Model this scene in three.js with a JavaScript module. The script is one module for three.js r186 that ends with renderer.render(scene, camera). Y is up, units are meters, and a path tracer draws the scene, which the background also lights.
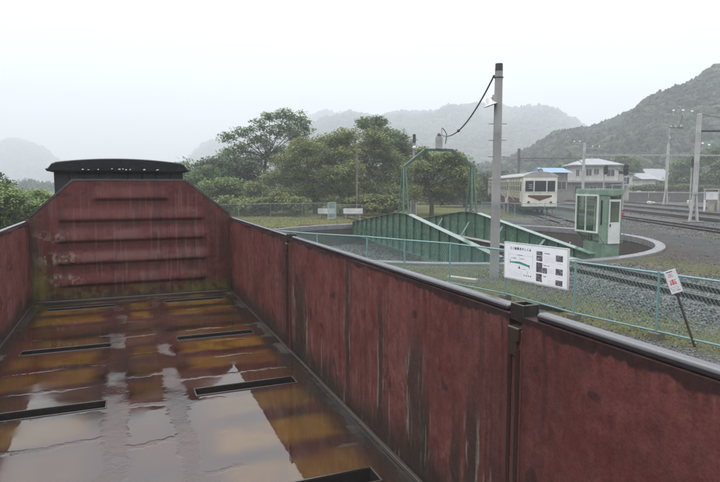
import * as THREE from 'three';
import { mergeGeometries } from 'three/addons/utils/BufferGeometryUtils.js';
import { RoundedBoxGeometry } from 'three/addons/geometries/RoundedBoxGeometry.js';

// ---------------------------------------------------------------- camera, sky, sun, exposure
const scene = new THREE.Scene();
const EYE = 2.65, F = 575, PITCH = Math.atan(57 / F);
const camera = new THREE.PerspectiveCamera(2 * Math.atan(241 / F) * 180 / Math.PI, 1024 / 686, 0.05, 9000);
camera.position.set(0, EYE, 0);
camera.rotation.set(-PITCH, 0, 0);
const renderer = new THREE.WebGLRenderer({ antialias: true });
renderer.toneMapping = THREE.LinearToneMapping;
renderer.toneMappingExposure = 1.3;
renderer.shadowMap.enabled = true;
scene.fog = new THREE.FogExp2(0xeaf0f4, 0.0016);

let seedState = 12345;
const rnd = () => { seedState = (seedState + 0x6d2b79f5) | 0; let t = Math.imul(seedState ^ (seedState >>> 15), 1 | seedState); t = (t + Math.imul(t ^ (t >>> 7), 61 | t)) ^ t; return ((t ^ (t >>> 14)) >>> 0) / 4294967296; };
const rr = (a, b) => a + (b - a) * rnd();
const clamp = (x, a = 0, b = 1) => Math.min(b, Math.max(a, x));
const lerp = (a, b, t) => a + (b - a) * t;
const sst = (a, b, x) => { const t = clamp((x - a) / (b - a)); return t * t * (3 - 2 * t); };
const hash = (x, y) => { let h = Math.imul(x, 374761393) ^ Math.imul(y, 668265263); h = Math.imul(h ^ (h >>> 13), 1274126177); h ^= h >>> 16; return (h >>> 0) / 4294967296; };
const wrapI = (i, p) => (p ? ((i % p) + p) % p : i);
function vn(x, y, px = 0, py = px) {
  const xi = Math.floor(x), yi = Math.floor(y); let fx = x - xi, fy = y - yi; fx = fx * fx * (3 - 2 * fx); fy = fy * fy * (3 - 2 * fy);
  const x0 = wrapI(xi, px), x1 = wrapI(xi + 1, px), y0 = wrapI(yi, py), y1 = wrapI(yi + 1, py);
  return lerp(lerp(hash(x0, y0), hash(x1, y0), fx), lerp(hash(x0, y1), hash(x1, y1), fx), fy);
}
function fbm(x, y, o = 4, p = 0) { let s = 0, a = 0.5, n = 0; for (let i = 0; i < o; i++) { s += a * vn(x + i * 17, y + i * 31, p); n += a; a *= 0.5; x *= 2; y *= 2; p *= 2; } return s / n; }

{ // overcast sky: even grey-white, brighter overhead
  const W = 256, H = 128, d = new Float32Array(W * H * 4);
  for (let y = 0; y < H; y++) for (let x = 0; x < W; x++) {
    const el = ((y + 0.5) / H - 0.5) * Math.PI, s = Math.sin(el);
    const cl = fbm(x / W * 12, y / H * 14, 3, 12) - 0.5;
    let L = 1.5 * (s > 0 ? 0.66 + 0.12 * s + 1.95 * sst(0.3, 1, s) + cl * 0.06 : 0.66 - 0.46 * sst(0, 0.12, -s));
    const k = sst(0, 0.5, s);
    const i = (y * W + x) * 4;
    d[i] = L * lerp(0.955, 0.985, k); d[i + 1] = L * lerp(0.99, 1.0, k); d[i + 2] = L * lerp(1.05, 1.03, k); d[i + 3] = 1;
  }
  const t = new THREE.DataTexture(d, W, H, THREE.RGBAFormat, THREE.FloatType);
  t.mapping = THREE.EquirectangularReflectionMapping; t.magFilter = THREE.LinearFilter; t.minFilter = THREE.LinearFilter; t.needsUpdate = true;
  scene.background = t; scene.environment = t;
}
const sun = new THREE.DirectionalLight(0xfff4e6, 0.5);
sun.position.set(-25, 70, -20); sun.target.position.set(3, 0, -25); scene.add(sun, sun.target);
sun.castShadow = true; sun.shadow.radius = 40;
Object.assign(sun.shadow.camera, { left: -70, right: 70, top: 70, bottom: -70, near: 1, far: 250 }); sun.shadow.mapSize.set(2048, 2048);

// ---------------------------------------------------------------- helpers
const V = (x, y, z) => new THREE.Vector3(x, y, z);
function ray(px, py) { const v = 241 - py; return [px - 360, -F * Math.sin(PITCH) + v * Math.cos(PITCH), F * Math.cos(PITCH) + v * Math.sin(PITCH)]; }
function at(px, py, depth) { const r = ray(px, py), t = depth / r[2]; return V(r[0] * t, EYE + r[1] * t, -depth); }       // the place a picture point has at a depth in metres
function gnd(px, py, Y = 0) { const r = ray(px, py), t = (Y - EYE) / r[1]; return V(r[0] * t, Y, -r[2] * t); }
const taken = {};
function numbered(n) { n = n.replace(/_\d{3}$/, ''); const k = taken[n] = (taken[n] ?? -1) + 1; return k ? n + '_' + String(k).padStart(3, '0') : n; }
function tag(o, label, category, group, kind) { const u = { ...o.userData }; if (label) u.label = label; if (category) u.category = category; if (group) u.group = group; if (kind) u.kind = kind; o.userData = u; return o; }
function thing(name, label, category, pos = [0, 0, 0], turn = 0, group) {
  const o = new THREE.Group(); o.name = numbered(name); scene.add(o); o.position.set(...pos); o.rotation.y = turn;
  return tag(o, label, category, group);
}
function struct(o) { return tag(o, null, null, null, 'structure'); }
function metreUV(g, s = 1) {
  const p = g.attributes.position, n = g.attributes.normal, uv = new Float32Array(p.count * 2);
  for (let i = 0; i < p.count; i++) {
    const ax = Math.abs(n.getX(i)), ay = Math.abs(n.getY(i)), az = Math.abs(n.getZ(i));
    const [a, b] = ay >= ax && ay >= az ? [p.getX(i), p.getZ(i)] : ax >= az ? [p.getZ(i), p.getY(i)] : [p.getX(i), p.getY(i)];
    uv[i * 2] = a * s; uv[i * 2 + 1] = b * s;
  }
  g.setAttribute('uv', new THREE.BufferAttribute(uv, 2)); return g;
}
function merge(list) {
  if (list.length === 1) return list[0];
  if (list.some((g) => !g.index)) list = list.map((g) => (g.index ? g.toNonIndexed() : g));
  return mergeGeometries(list);
}
function obj(name, geos, material, parent = scene, keepUV = false) {
  let g = Array.isArray(geos) ? merge(geos) : geos;
  if (!keepUV) metreUV(g);
  const m = new THREE.Mesh(g, material); m.name = parent === scene ? numbered(name) : name; m.castShadow = m.receiveShadow = true; parent.add(m); return m;
}
function box(w, h, d, x = 0, y = 0, z = 0, ry = 0, bevel = 0) {
  const g = bevel ? new RoundedBoxGeometry(w, h, d, 2, bevel) : new THREE.BoxGeometry(w, h, d);
  if (ry) g.rotateY(ry); return g.translate(x, y, z);
}
const UP = V(0, 1, 0);
function bar(p, q, r, r2 = r, seg = 8) {
  const d = q.clone().sub(p), g = new THREE.CylinderGeometry(r2, r, d.length(), seg);
  return g.applyQuaternion(new THREE.Quaternion().setFromUnitVectors(UP, d.clone().normalize())).translate(...p.clone().add(q).multiplyScalar(0.5).toArray());
}
function beam(p, q, w, h) { // box of width w (horizontal) and height h from p to q
  const d = q.clone().sub(p), g = new THREE.BoxGeometry(w, h, d.length());
  const m = new THREE.Matrix4().lookAt(q, p, Math.abs(d.y) > 0.99 * d.length() ? V(1, 0, 0) : UP);
  return g.applyMatrix4(m).translate(...p.clone().add(q).multiplyScalar(0.5).toArray());
}
function tube(pts, r, seg = 24, rs = 6) { return new THREE.TubeGeometry(new THREE.CatmullRomCurve3(pts), seg, r, rs); }
function extr(pts, depth, bevel = 0) {
  const s = new THREE.Shape(pts.map((p) => new THREE.Vector2(...p)));
  return new THREE.ExtrudeGeometry(s, { depth, bevelEnabled: !!bevel, bevelSize: bevel, bevelThickness: bevel, bevelSegments: 1 });
}
const toS = (v) => { v = clamp(v); return Math.round(255 * (v <= 0.0031308 ? v * 12.92 : 1.055 * Math.pow(v, 1 / 2.4) - 0.055)); };
function tex(w, h, fn, { srgb = true, rep = [1, 1], wrap = true } = {}) {
  const d = new Uint8Array(w * h * 4);
  for (let y = 0; y < h; y++) for (let x = 0; x < w; x++) {
    const c = fn((x + 0.5) / w, (y + 0.5) / h), i = (y * w + x) * 4;
    for (let k = 0; k < 3; k++) { const v = Array.isArray(c) ? c[k] : c; d[i + k] = srgb ? toS(v) : Math.round(255 * clamp(v)); }
    d[i + 3] = 255;
  }
  const t = new THREE.DataTexture(d, w, h); t.magFilter = THREE.LinearFilter; t.minFilter = THREE.LinearFilter;
  t.wrapS = t.wrapT = wrap ? THREE.RepeatWrapping : THREE.ClampToEdgeWrapping; t.repeat.set(...rep); if (srgb) t.colorSpace = THREE.SRGBColorSpace; t.needsUpdate = true; return t;
}
const mixc = (a, b, t) => [lerp(a[0], b[0], t), lerp(a[1], b[1], t), lerp(a[2], b[2], t)];

// ---------------------------------------------------------------- materials
const tGrime = tex(512, 512, (u, v) => { const a = fbm(u * 6, v * 6, 5, 6), b = fbm(u * 24 + 9, v * 5, 3, 0), c = vn(u * 160, v * 160, 160); return [0.62 + 0.55 * a * (0.85 + 0.3 * c), 0.62 + 0.54 * a * (0.85 + 0.3 * c), 0.61 + 0.53 * a * (0.85 + 0.3 * c)]; }, { rep: [0.5, 0.5] });
const tRough = tex(512, 512, (u, v) => 0.45 + 0.75 * (fbm(u * 10, v * 10, 4, 10) - 0.2), { srgb: false, rep: [0.5, 0.5] });
const tFine = tex(512, 512, (u, v) => fbm(u * 40, v * 40, 4, 40), { srgb: false, rep: [1, 1] });
const M = (r, g, b, rough = 0.7, o = {}) => { const { metal = 0, ...x } = o; const m = new THREE.MeshPhysicalMaterial({ roughness: rough, metalness: metal, map: tGrime, ...x }); m.color.setRGB(r, g, b); return m; };
const mGreen = M(0.075, 0.145, 0.105, 0.36, { roughnessMap: tRough, bumpMap: tFine, bumpScale: 0.002 });
const mCabin = M(0.17, 0.25, 0.195, 0.4, { roughnessMap: tRough });
const mTeal = M(0.15, 0.28, 0.28, 0.45);
const mTealWire = M(0.1, 0.19, 0.175, 0.5, { map: null });
const mConc = M(0.42, 0.42, 0.4, 0.75, { bumpMap: tFine, bumpScale: 0.004 });
const mConcPole = M(0.26, 0.26, 0.26, 0.6, { bumpMap: tFine, bumpScale: 0.003 });
const mPoleWhite = M(0.36, 0.37, 0.37, 0.6, { bumpMap: tFine, bumpScale: 0.003 });
const mDarkWall = M(0.062, 0.05, 0.044, 0.6, { bumpMap: tFine, bumpScale: 0.01 });
const mCoping = M(0.17, 0.17, 0.18, 0.33, { roughnessMap: tRough, bumpMap: tFine, bumpScale: 0.004 });
const mBlack = M(0.018, 0.018, 0.02, 0.42);
const mRail = M(0.055, 0.043, 0.038, 0.4, { metal: 0.3 });
const mSleeper = M(0.09, 0.08, 0.07, 0.85);
const mWhite = M(0.55, 0.57, 0.57, 0.45);
const mCream = M(0.5, 0.47, 0.38, 0.4);
const mMaroon = M(0.095, 0.036, 0.034, 0.5);
const mGlass = M(0.02, 0.022, 0.024, 0.08, { map: null });
const mGrey = M(0.3, 0.31, 0.31, 0.6);
const mRoofGrey = M(0.3, 0.31, 0.33, 0.5);
const mWire = M(0.03, 0.03, 0.03, 0.6, { map: null });
const mWood = M(0.13, 0.1, 0.075, 0.85);
const mRed = M(0.5, 0.03, 0.05, 0.35, { map: null });
const mBark = M(0.06, 0.048, 0.038, 0.9, { bumpMap: tFine, bumpScale: 0.02 });
const mClear = new THREE.MeshPhysicalMaterial({ roughness: 0.03, transmission: 1, thickness: 0, color: 0xe8efec });

// ---------------------------------------------------------------- ground
const TC = V(3.85, 0, -28.4), TR = 9.6, AX = V(0.27, 0, 0.963).normalize(), PX = V(AX.z, 0, -AX.x);   // turntable centre, radius, bridge axis, across
const sOf = (x, z) => (x - TC.x) * AX.x + (z - TC.z) * AX.z, tOf = (x, z) => (x - TC.x) * PX.x + (z - TC.z) * PX.z;
const fencePts = [[-4.6, 20.3], [-2.57, 18.5], [-1.3, 17.4], [0.2, 16.5], [1.21, 15.5], [2.3, 14.6], [3.36, 13.1], [4.2, 11.1], [5.1, 9.7], [6.05, 8.1], [7.0, 6.5]];
const fenceX = (d) => { for (let i = 0; i < fencePts.length - 1; i++) { const [x0, d0] = fencePts[i], [x1, d1] = fencePts[i + 1]; if (d <= d0 && d >= d1) return lerp(x1, x0, (d - d1) / (d0 - d1)); } return d < 6.5 ? 7 + (6.5 - d) * 0.58 : -5; };
const yards = [[15, 48, 0.125], [19.9, 37, 0.05], [25.4, 47, 0.05], [30.6, 57, 0.05], [37.2, 70, 0.05]];
function grassAmount(x, z) { // 0 gravel .. 1 grass
  const d = -z, n = fbm(x * 0.35 + 40, z * 0.35 + 11, 4), n2 = fbm(x * 1.6, z * 1.6, 3);
  const t = tOf(x, z), s = sOf(x, z), r = Math.hypot(x - TC.x, z - TC.z);
  let g = 0;
  if (d > 32 && x < 13 && r > 10.4) g = sst(32, 36, d) * sst(9.5 + (d - 38) * 0.1, 7.5 + (d - 38) * 0.1, x) * 1.0;
  if (d > 34 && x < 14 && g > 0) return clamp(g * sst(0.15, 0.5, n * 0.6 + n2 * 0.5));
  if (x < 1 && d > 10) g = Math.max(g, 0.8 * sst(1, -3, x) * (d > 30 ? 1 : 0.3));
  const side = x - fenceX(d);
  if (d < 24 && d > 5 && s > 8 && Math.abs(t) > 1.3) { g = Math.max(g, 0.75 * sst(-0.5, 0.15, side) * sst(2.9, 1.5, side) * sst(-0.9, -1.9, t)); g = Math.max(g, 0.6 * sst(1.4, 2.4, t) * sst(5.5, 3.5, t)); }
  if (x < 7 && d > 14 && d < 21 && side > 0) g = Math.max(g, 0.6);
  if (x > 9 && x < 24) g = Math.max(g, 0.75 * sst(0.42, 0.56, n) * sst(20.5, 22.5, r + 8) * sst(24, 18, x));
  g *= sst(0.32, 0.62, n * 0.6 + n2 * 0.5);
  return clamp(g);
}
const tGravel = tex(1024, 1024, (u, v) => {
  let best = 9, second = 9, id = 0; const N = 88, x = u * N, y = v * N, xi = Math.floor(x), yi = Math.floor(y);
  for (let j = -1; j < 2; j++) for (let i = -1; i < 2; i++) {
    const cx = wrapI(xi + i, N), cy = wrapI(yi + j, N), dx = xi + i + hash(cx, cy + 500) - x, dy = yi + j + hash(cx + 900, cy) - y, dd = dx * dx + dy * dy;
    if (dd < best) { second = best; best = dd; id = hash(cx + 77, cy + 33); } else if (dd < second) second = dd;
  }
  const edge = sst(0, 0.25, Math.sqrt(second) - Math.sqrt(best)), big = fbm(u * 5, v * 5, 4, 5), tone = (0.35 + 0.65 * id * id + 0.2 * id) * (0.35 + 0.65 * edge) * (0.7 + 0.6 * big);
  const warm = hash(Math.floor(id * 999), 5);
  return [tone * lerp(0.95, 1.04, warm), tone, tone * lerp(1.06, 0.92, warm)];
}, { rep: [0.4, 0.4] });
{
  const pos = [], col = [], idx = [], NA = 420, radii = [];
  for (let r = 9.98; r < 40; r *= 1.018) radii.push(r);
  for (let r = radii[radii.length - 1] * 1.05; r < 5200; r *= 1.06) radii.push(r);
  const gravel = [0.27, 0.265, 0.25], grass = [0.3, 0.31, 0.1], path = [0.17, 0.175, 0.18], rust = [0.19, 0.155, 0.125], bluish = [0.26, 0.27, 0.285];
  radii.forEach((r, j) => { for (let k = 0; k < NA; k++) {
    const a = k / NA * 2 * Math.PI, x = TC.x + r * Math.cos(a), z = TC.z + r * Math.sin(a), t = tOf(x, z), s = sOf(x, z);
    const y = r > 10.5 && r < 60 ? 0.05 * (fbm(x * 0.8, z * 0.8, 3) - 0.5) * sst(10.5, 12, r) : 0;
    let c = mixc(gravel, bluish, sst(0.4, 0.6, fbm(x * 0.25, z * 0.25, 3)));
    c = mixc(c, path, sst(13.6, 12.6, r) * sst(1.6, 2.6, t) * 0.9);
    if (x > 12 && s < 30) c = mixc(c, path, 0.5 * sst(0.45, 0.6, fbm(x * 0.2 + 8, z * 0.5, 3)) * sst(22, 18, x));
    for (const [x0, d0, m] of yards) { const dx = Math.abs(x - (x0 + (-z - d0) * m)); c = mixc(c, rust, 0.75 * sst(2.0, 0.9, dx)); }
    c = mixc(c, grass, grassAmount(x, z));
    if (r > 160) c = mixc(c, [0.05, 0.07, 0.035], sst(120, 200, r));
    pos.push(x, y, z); col.push(...c);
    if (j) { const b = j * NA, k2 = (k + 1) % NA; idx.push(b - NA + k, b + k2, b + k, b - NA + k, b - NA + k2, b + k2); }
  } });
  const g = new THREE.BufferGeometry(); g.setAttribute('position', new THREE.Float32BufferAttribute(pos, 3)); g.setAttribute('color', new THREE.Float32BufferAttribute(col, 3)); g.setIndex(idx); g.computeVertexNormals();
  const nn = g.attributes.normal; if (nn.getY(0) < 0) { for (let i = 0; i < idx.length; i += 3) { const q = idx[i]; idx[i] = idx[i + 1]; idx[i + 1] = q; } g.setIndex(idx); g.computeVertexNormals(); }
  const m = M(0.5, 0.5, 0.49, 0.9, { specularIntensity: 0.25, map: tGravel, vertexColors: true, bumpMap: tGravel, bumpScale: 0.012 });
  struct(obj('ground', g, m));
}

// ---------------------------------------------------------------- hills and their woods
const mHill = M(0.022, 0.032, 0.018, 1, { map: null }), mForest = M(0.9, 0.9, 0.9, 0.95, { map: null, vertexColors: false });
function blobTree(conifer) {
  const g = new THREE.IcosahedronGeometry(1, 1), p = g.attributes.position;
  for (let i = 0; i < p.count; i++) {
    const x = p.getX(i), y = p.getY(i), z = p.getZ(i), k = 0.72 + 0.55 * hash(Math.round(x * 40) + 99, Math.round(y * 40) * 7 + Math.round(z * 40) * 131);
    const w = conifer ? clamp(0.8 - y * 0.5, 0.22, 1.1) : 1;
    p.setXYZ(i, x * k * w, (conifer ? y * 1.15 + 0.3 : y * 0.95) * lerp(1, k, 0.5), z * k * w);
  }
  g.computeVertexNormals(); return g;
}
const gBlob = blobTree(false), gCon = blobTree(true);
function hill(ridge, foot, top, nTrees, treeR, label, pxFrom, pxTo, conifer = 0.4) {
  const NU = 90, NV = 26, pos = [], idx = [];
  const ridgeAt = (px) => { let k = 0; while (k < ridge.length - 2 && px > ridge[k + 1][0]) k++; const [x0, y0] = ridge[k], [x1, y1] = ridge[k + 1]; return lerp(y0, y1, clamp((px - x0) / (x1 - x0))); };
  const surf = (u, v) => {
    const px = lerp(pxFrom, pxTo, u), dist = lerp(foot, top, v), f = lerp(foot, top, 1), h = (184 - ridgeAt(px)) / 577 * f + EYE - treeR * 1.1;
    const prof = v < 1 ? Math.pow(Math.sin(v * Math.PI / 2), 1.15) : 1 - (v - 1) * 1.2;
    const n = (fbm(px * 0.02 + 3, v * 5 + 7, 4) - 0.5) * (v < 1 ? Math.sin(v * Math.PI) : 0) * 0.5, gul = (vn(px * 0.018 + 60, v * 1.4) - 0.5) * Math.sin(Math.min(v, 1) * Math.PI) * 0.28;
    const dd = dist * (1 + 0.1 * (vn(px * 0.012, 4) - 0.5) * Math.min(v, 1));
    return V((px - 360) / 577 * dd, Math.max(-2, h * prof * (1 + n + gul)), -dd);
  };
  for (let j = 0; j <= NV; j++) for (let i = 0; i <= NU; i++) { const p = surf(i / NU, j / NV * 1.25); pos.push(p.x, p.y, p.z); if (i && j) { const a = j * (NU + 1) + i; idx.push(a - NU - 2, a - NU - 1, a, a - NU - 2, a, a - 1); } }
  const g = new THREE.BufferGeometry(); g.setAttribute('position', new THREE.Float32BufferAttribute(pos, 3)); g.setIndex(idx); g.computeVertexNormals();
  struct(obj('hill', g, mHill));
  for (const con of [0, 1]) {
    const n = Math.round(nTrees * (con ? conifer : 1 - conifer)); if (!n) continue;
    const im = new THREE.InstancedMesh(con ? gCon : gBlob, mForest, n), m4 = new THREE.Matrix4(), q = new THREE.Quaternion(), c = new THREE.Color();
    for (let i = 0; i < n; i++) {
      const vis = clamp((790 - pxFrom) / (pxTo - pxFrom)), lo = clamp((-60 - pxFrom) / (pxTo - pxFrom)), u = rnd() < 0.86 ? lerp(lo, vis, rnd()) : rnd(), v = Math.pow(rnd(), 0.8) * 1.03, p = surf(u, v), patch = fbm(p.x / treeR * 0.06, p.z / treeR * 0.06, 3), s = treeR * rr(0.55, 1.25) * (con ? 0.8 : 1);
      q.setFromAxisAngle(UP, rr(0, 6.28)); m4.compose(V(p.x, p.y + s * 0.55, p.z), q, V(s * rr(0.8, 1.2), s * rr(0.85, 1.8), s * rr(0.8, 1.2))); im.setMatrixAt(i, m4);
      const k = rr(0.45, 1.5) * lerp(0.6, 1.5, patch); im.setColorAt(i, c.setRGB((con ? 0.02 : 0.03) * k, (con ? 0.03 : 0.039) * k, (con ? 0.026 : 0.026) * k));
    }
    im.name = numbered('hill_forest'); scene.add(im); tag(im, label + (con ? ', its pointed conifers' : ', its rounded broadleaf crowns'), 'forest', null, 'stuff');
  }
}
hill([[440, 178], [500, 165], [530, 155], [560, 143], [600, 128], [640, 112], [680, 99], [720, 80], [800, 48], [900, 22], [1100, -30], [1400, 20]], 122, 265, 34000, 1.45, 'dark green forest on the nearest hill rising at the right', 430, 1400, 0.55);
hill([[250, 150], [340, 126], [370, 122], [400, 119], [440, 116], [470, 113], [500, 114], [530, 119], [560, 128], [620, 140], [760, 150]], 430, 1050, 15000, 3.9, 'hazy forest on the middle hill behind the train', 250, 760, 0.35);
hill([[100, 195], [160, 176], [185, 166], [205, 152], [220, 145], [260, 133], [300, 125], [325, 122], [345, 124], [400, 128], [470, 150]], 700, 1500, 6000, 5.5, 'pale misty forest on the hill behind the tall tree', 100, 470, 0.3);
hill([[-420, 150], [-200, 128], [-60, 140], [0, 149], [20, 144], [40, 151], [60, 164], [90, 178], [130, 190]], 850, 1500, 2600, 9, 'barely visible forest on the far hill at the left', -420, 130, 0.3);

// ---------------------------------------------------------------- turntable pit and tracks
{
  const pit = thing('turntable_pit', null, null, [TC.x, 0, TC.z]); struct(pit);
  const L = (pts, seg = 128) => new THREE.LatheGeometry(pts.map((p) => new THREE.Vector2(...p)), seg);
  obj('coping', L([[TR, -0.2], [TR, 0.07], [TR + 0.02, 0.09], [TR + 0.37, 0.09], [TR + 0.4, 0.07], [TR + 0.4, -0.15]]), mCoping, pit);
  obj('pit_wall', L([[TR + 0.03, -1.25], [TR + 0.03, -0.2]]), mDarkWall, pit);
  obj('pit_floor', L([[TR + 0.05, -1.2], [0.01, -1.1]]).rotateY(0.01), M(0.2, 0.2, 0.19, 0.9, { specularIntensity: 0.2, map: tGravel, bumpMap: tGravel, bumpScale: 0.012 }), pit);
  obj('ring_rail', L([[TR - 0.75, -1.2], [TR - 0.75, -1.02], [TR - 0.82, -1.02], [TR - 0.82, -1.2]]), mRail, pit);
}
function railGeo(p, q) { const a = p.clone(), b = q.clone(); a.y = b.y = 0.135; const c = a.clone(), d = b.clone(); c.y = d.y = 0.07; const e = a.clone(), f = b.clone(); e.y = f.y = 0.015; return [beam(a, b, 0.065, 0.04), beam(c, d, 0.02, 0.09), beam(e, f, 0.12, 0.02)]; }
function track(from, to, sleepers = 0.7, sink = 0) {
  const t = thing('railway_track', null, null, [from.x, 0, from.z]); struct(t);
  const d = to.clone().sub(from), n = d.clone().normalize(), side = V(-n.z, 0, n.x), O = V(0, 0, 0);
  for (const s of [-1, 1]) { const o = side.clone().multiplyScalar(s * 0.566); obj('rail', railGeo(O.clone().add(o), d.clone().add(o)), mRail, t); }
  const sl = []; for (let k = 0.3; k < d.length(); k += sleepers) { const c = n.clone().multiplyScalar(k); sl.push(beam(c.clone().addScaledVector(side, -1.05).setY(-0.03 + sink), c.clone().addScaledVector(side, 1.05).setY(-0.03 + sink), 0.2, 0.13)); }
  tag(obj('sleepers', sl, mSleeper, t), null, null, null, 'stuff');
  return t;
}
const axisPt = (s, t = 0) => TC.clone().addScaledVector(AX, s).addScaledVector(PX, t);
track(axisPt(10.2), axisPt(29), 0.62, -0.01);
track(axisPt(-10.2), axisPt(-19), 0.62, -0.01);
for (const [x0, d0, m] of yards) { const f = (d) => V(x0 + (d - d0) * m, 0, -d); track(f(x0 < 16 ? 38 : 12), f(150)); }

// ---------------------------------------------------------------- the wagon the picture is taken from
const TH = 22.1 * Math.PI / 180, WA0 = -1.05, WA1 = 1.235, WB0 = -4.35, WB1 = 7.55, WH = 0.955, FL = 1.25, WAC = (WA0 + WA1) / 2, WBC = 1.6;
const toWorld = (a, b, y = 0) => V(a * Math.cos(TH) - b * Math.sin(TH), y, -(a * Math.sin(TH) + b * Math.cos(TH)));
track(toWorld(WAC, -14), toWorld(WAC, 42));
const posts = [4.63, 1.6, -1.43];
const slotsB = [7.13, 5.36, 3.9, 2.44, 0.9, -0.6, -2.2, -3.7];
const stainsR = [[2.36, 0.1, 0.1, 0.62], [2.25, 0.05, 0.05, 0.4], [1.98, 0.05, 0.1, 0.34], [1.86, 0.06, 0.1, 0.5], [4.3, 0.22, 0.06, 0.6], [3.25, 0.05, 0.12, 0.9], [2.75, 0.04, 0.1, 0.7]];
function redWall(b, h, top, sd) { // paint, rust streaks, grime of a wagon side; b along, h up (metres)
  const n = fbm(b * 3 + sd, h * 3, 5), f = fbm(b * 30 + sd, h * 30, 3), m = fbm(b * 1.1 + sd, h * 1.1, 3), g = vn(b * 260, h * 260 + sd);
  let c = mixc([0.082, 0.024, 0.023], [0.135, 0.049, 0.045], clamp(0.5 + 1.5 * (n - 0.5) + 1.1 * (f - 0.5)));
  c = mixc(c, [0.15, 0.07, 0.06], 0.45 * sst(0.5, 0.75, m) * sst(0.35, 0.7, f));
  const wob = 0.012 * (vn(h * 14, sd) - 0.5), st = fbm((b + wob) * 11 + sd * 3, h * 0.5 + 5, 4), stf = fbm((b + wob) * 55 + sd * 7, h * 0.9, 3);
  c = mixc(c, [0.05, 0.018, 0.017], 0.42 * sst(0.54, 0.72, st * 0.66 + stf * 0.34));
  c = mixc(c, [0.035, 0.024, 0.02], 0.3 * sst(0.6, 0.72, stf) * sst(0.42, 0.6, m));
  c = mixc(c, [0.045, 0.02, 0.018], 0.45 * sst(0.55, 0.75, fbm(b * 13 + sd, h * 9, 5) * 0.7 + 0.3 * f)); c = mixc(c, [0.03, 0.017, 0.015], 0.7 * sst(0.74, 0.8, fbm(b * 8 + 40, h * 8 + sd, 3)));
  let pd = 9; for (const p of posts) pd = Math.min(pd, Math.abs(b - p - 0.05));
  c = mixc(c, [0.034, 0.022, 0.02], 0.8 * sst(0.36, 0.06, pd + 0.3 * (fbm(b * 16, h * 1.6 + sd, 3) - 0.5)) * (0.35 + 0.65 * sst(0.3, 0.7, stf)));
  if (sd < 10) for (const [sb, sw, h0, h1] of stainsR) { const e = Math.abs(b - sb - wob * 2) / sw + 0.5 * (stf - 0.5); const k = sst(1, 0.5, e) * sst(h0 - 0.1, h0, h) * sst(h1 + 0.25, h1 - 0.1, h + 0.2 * (stf - 0.5)); c = mixc(c, [0.03, 0.024, 0.019], 0.8 * k); c = mixc(c, [0.21, 0.19, 0.165], 0.6 * sst(0.3, 0.75, e) * sst(1.15, 0.85, e) * sst(0.5, 0.7, fbm(b * 70, h * 9, 3)) * sst(h1 + 0.05, h1 - 0.1, h) * sst(h0 - 0.05, h0 + 0.02, h)); }
  const drip = 0.01 + 0.022 * sst(0.3, 0.75, fbm(b * 4 + sd, 3, 3)) + 0.022 * vn(b * 16, 8 + sd) + 0.012 * vn(b * 60, 3);
  c = mixc(c, [0.02, 0.014, 0.013], 0.9 * sst(top - drip, top - drip + 0.012, h)); c = mixc(c, [0.045, 0.02, 0.018], 0.5 * sst(top - drip - 0.07, top - drip, h) * sst(0.4, 0.6, stf));
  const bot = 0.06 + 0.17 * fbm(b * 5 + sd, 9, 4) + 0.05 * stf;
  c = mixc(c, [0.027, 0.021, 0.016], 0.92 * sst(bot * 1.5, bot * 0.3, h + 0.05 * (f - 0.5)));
  const sc = fbm(b * 75 + sd, h * 4, 2), scm = fbm(b * 1.6 + sd + 4, h * 2, 2);
  c = mixc(c, [0.2, 0.165, 0.145], 0.55 * sst(0.74, 0.82, sc) * sst(0.5, 0.6, scm) * sst(0.6, 0.15, h));
  const k = 0.74 + 0.52 * g; return [c[0] * k, c[1] * k, c[2] * k];
}
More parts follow.
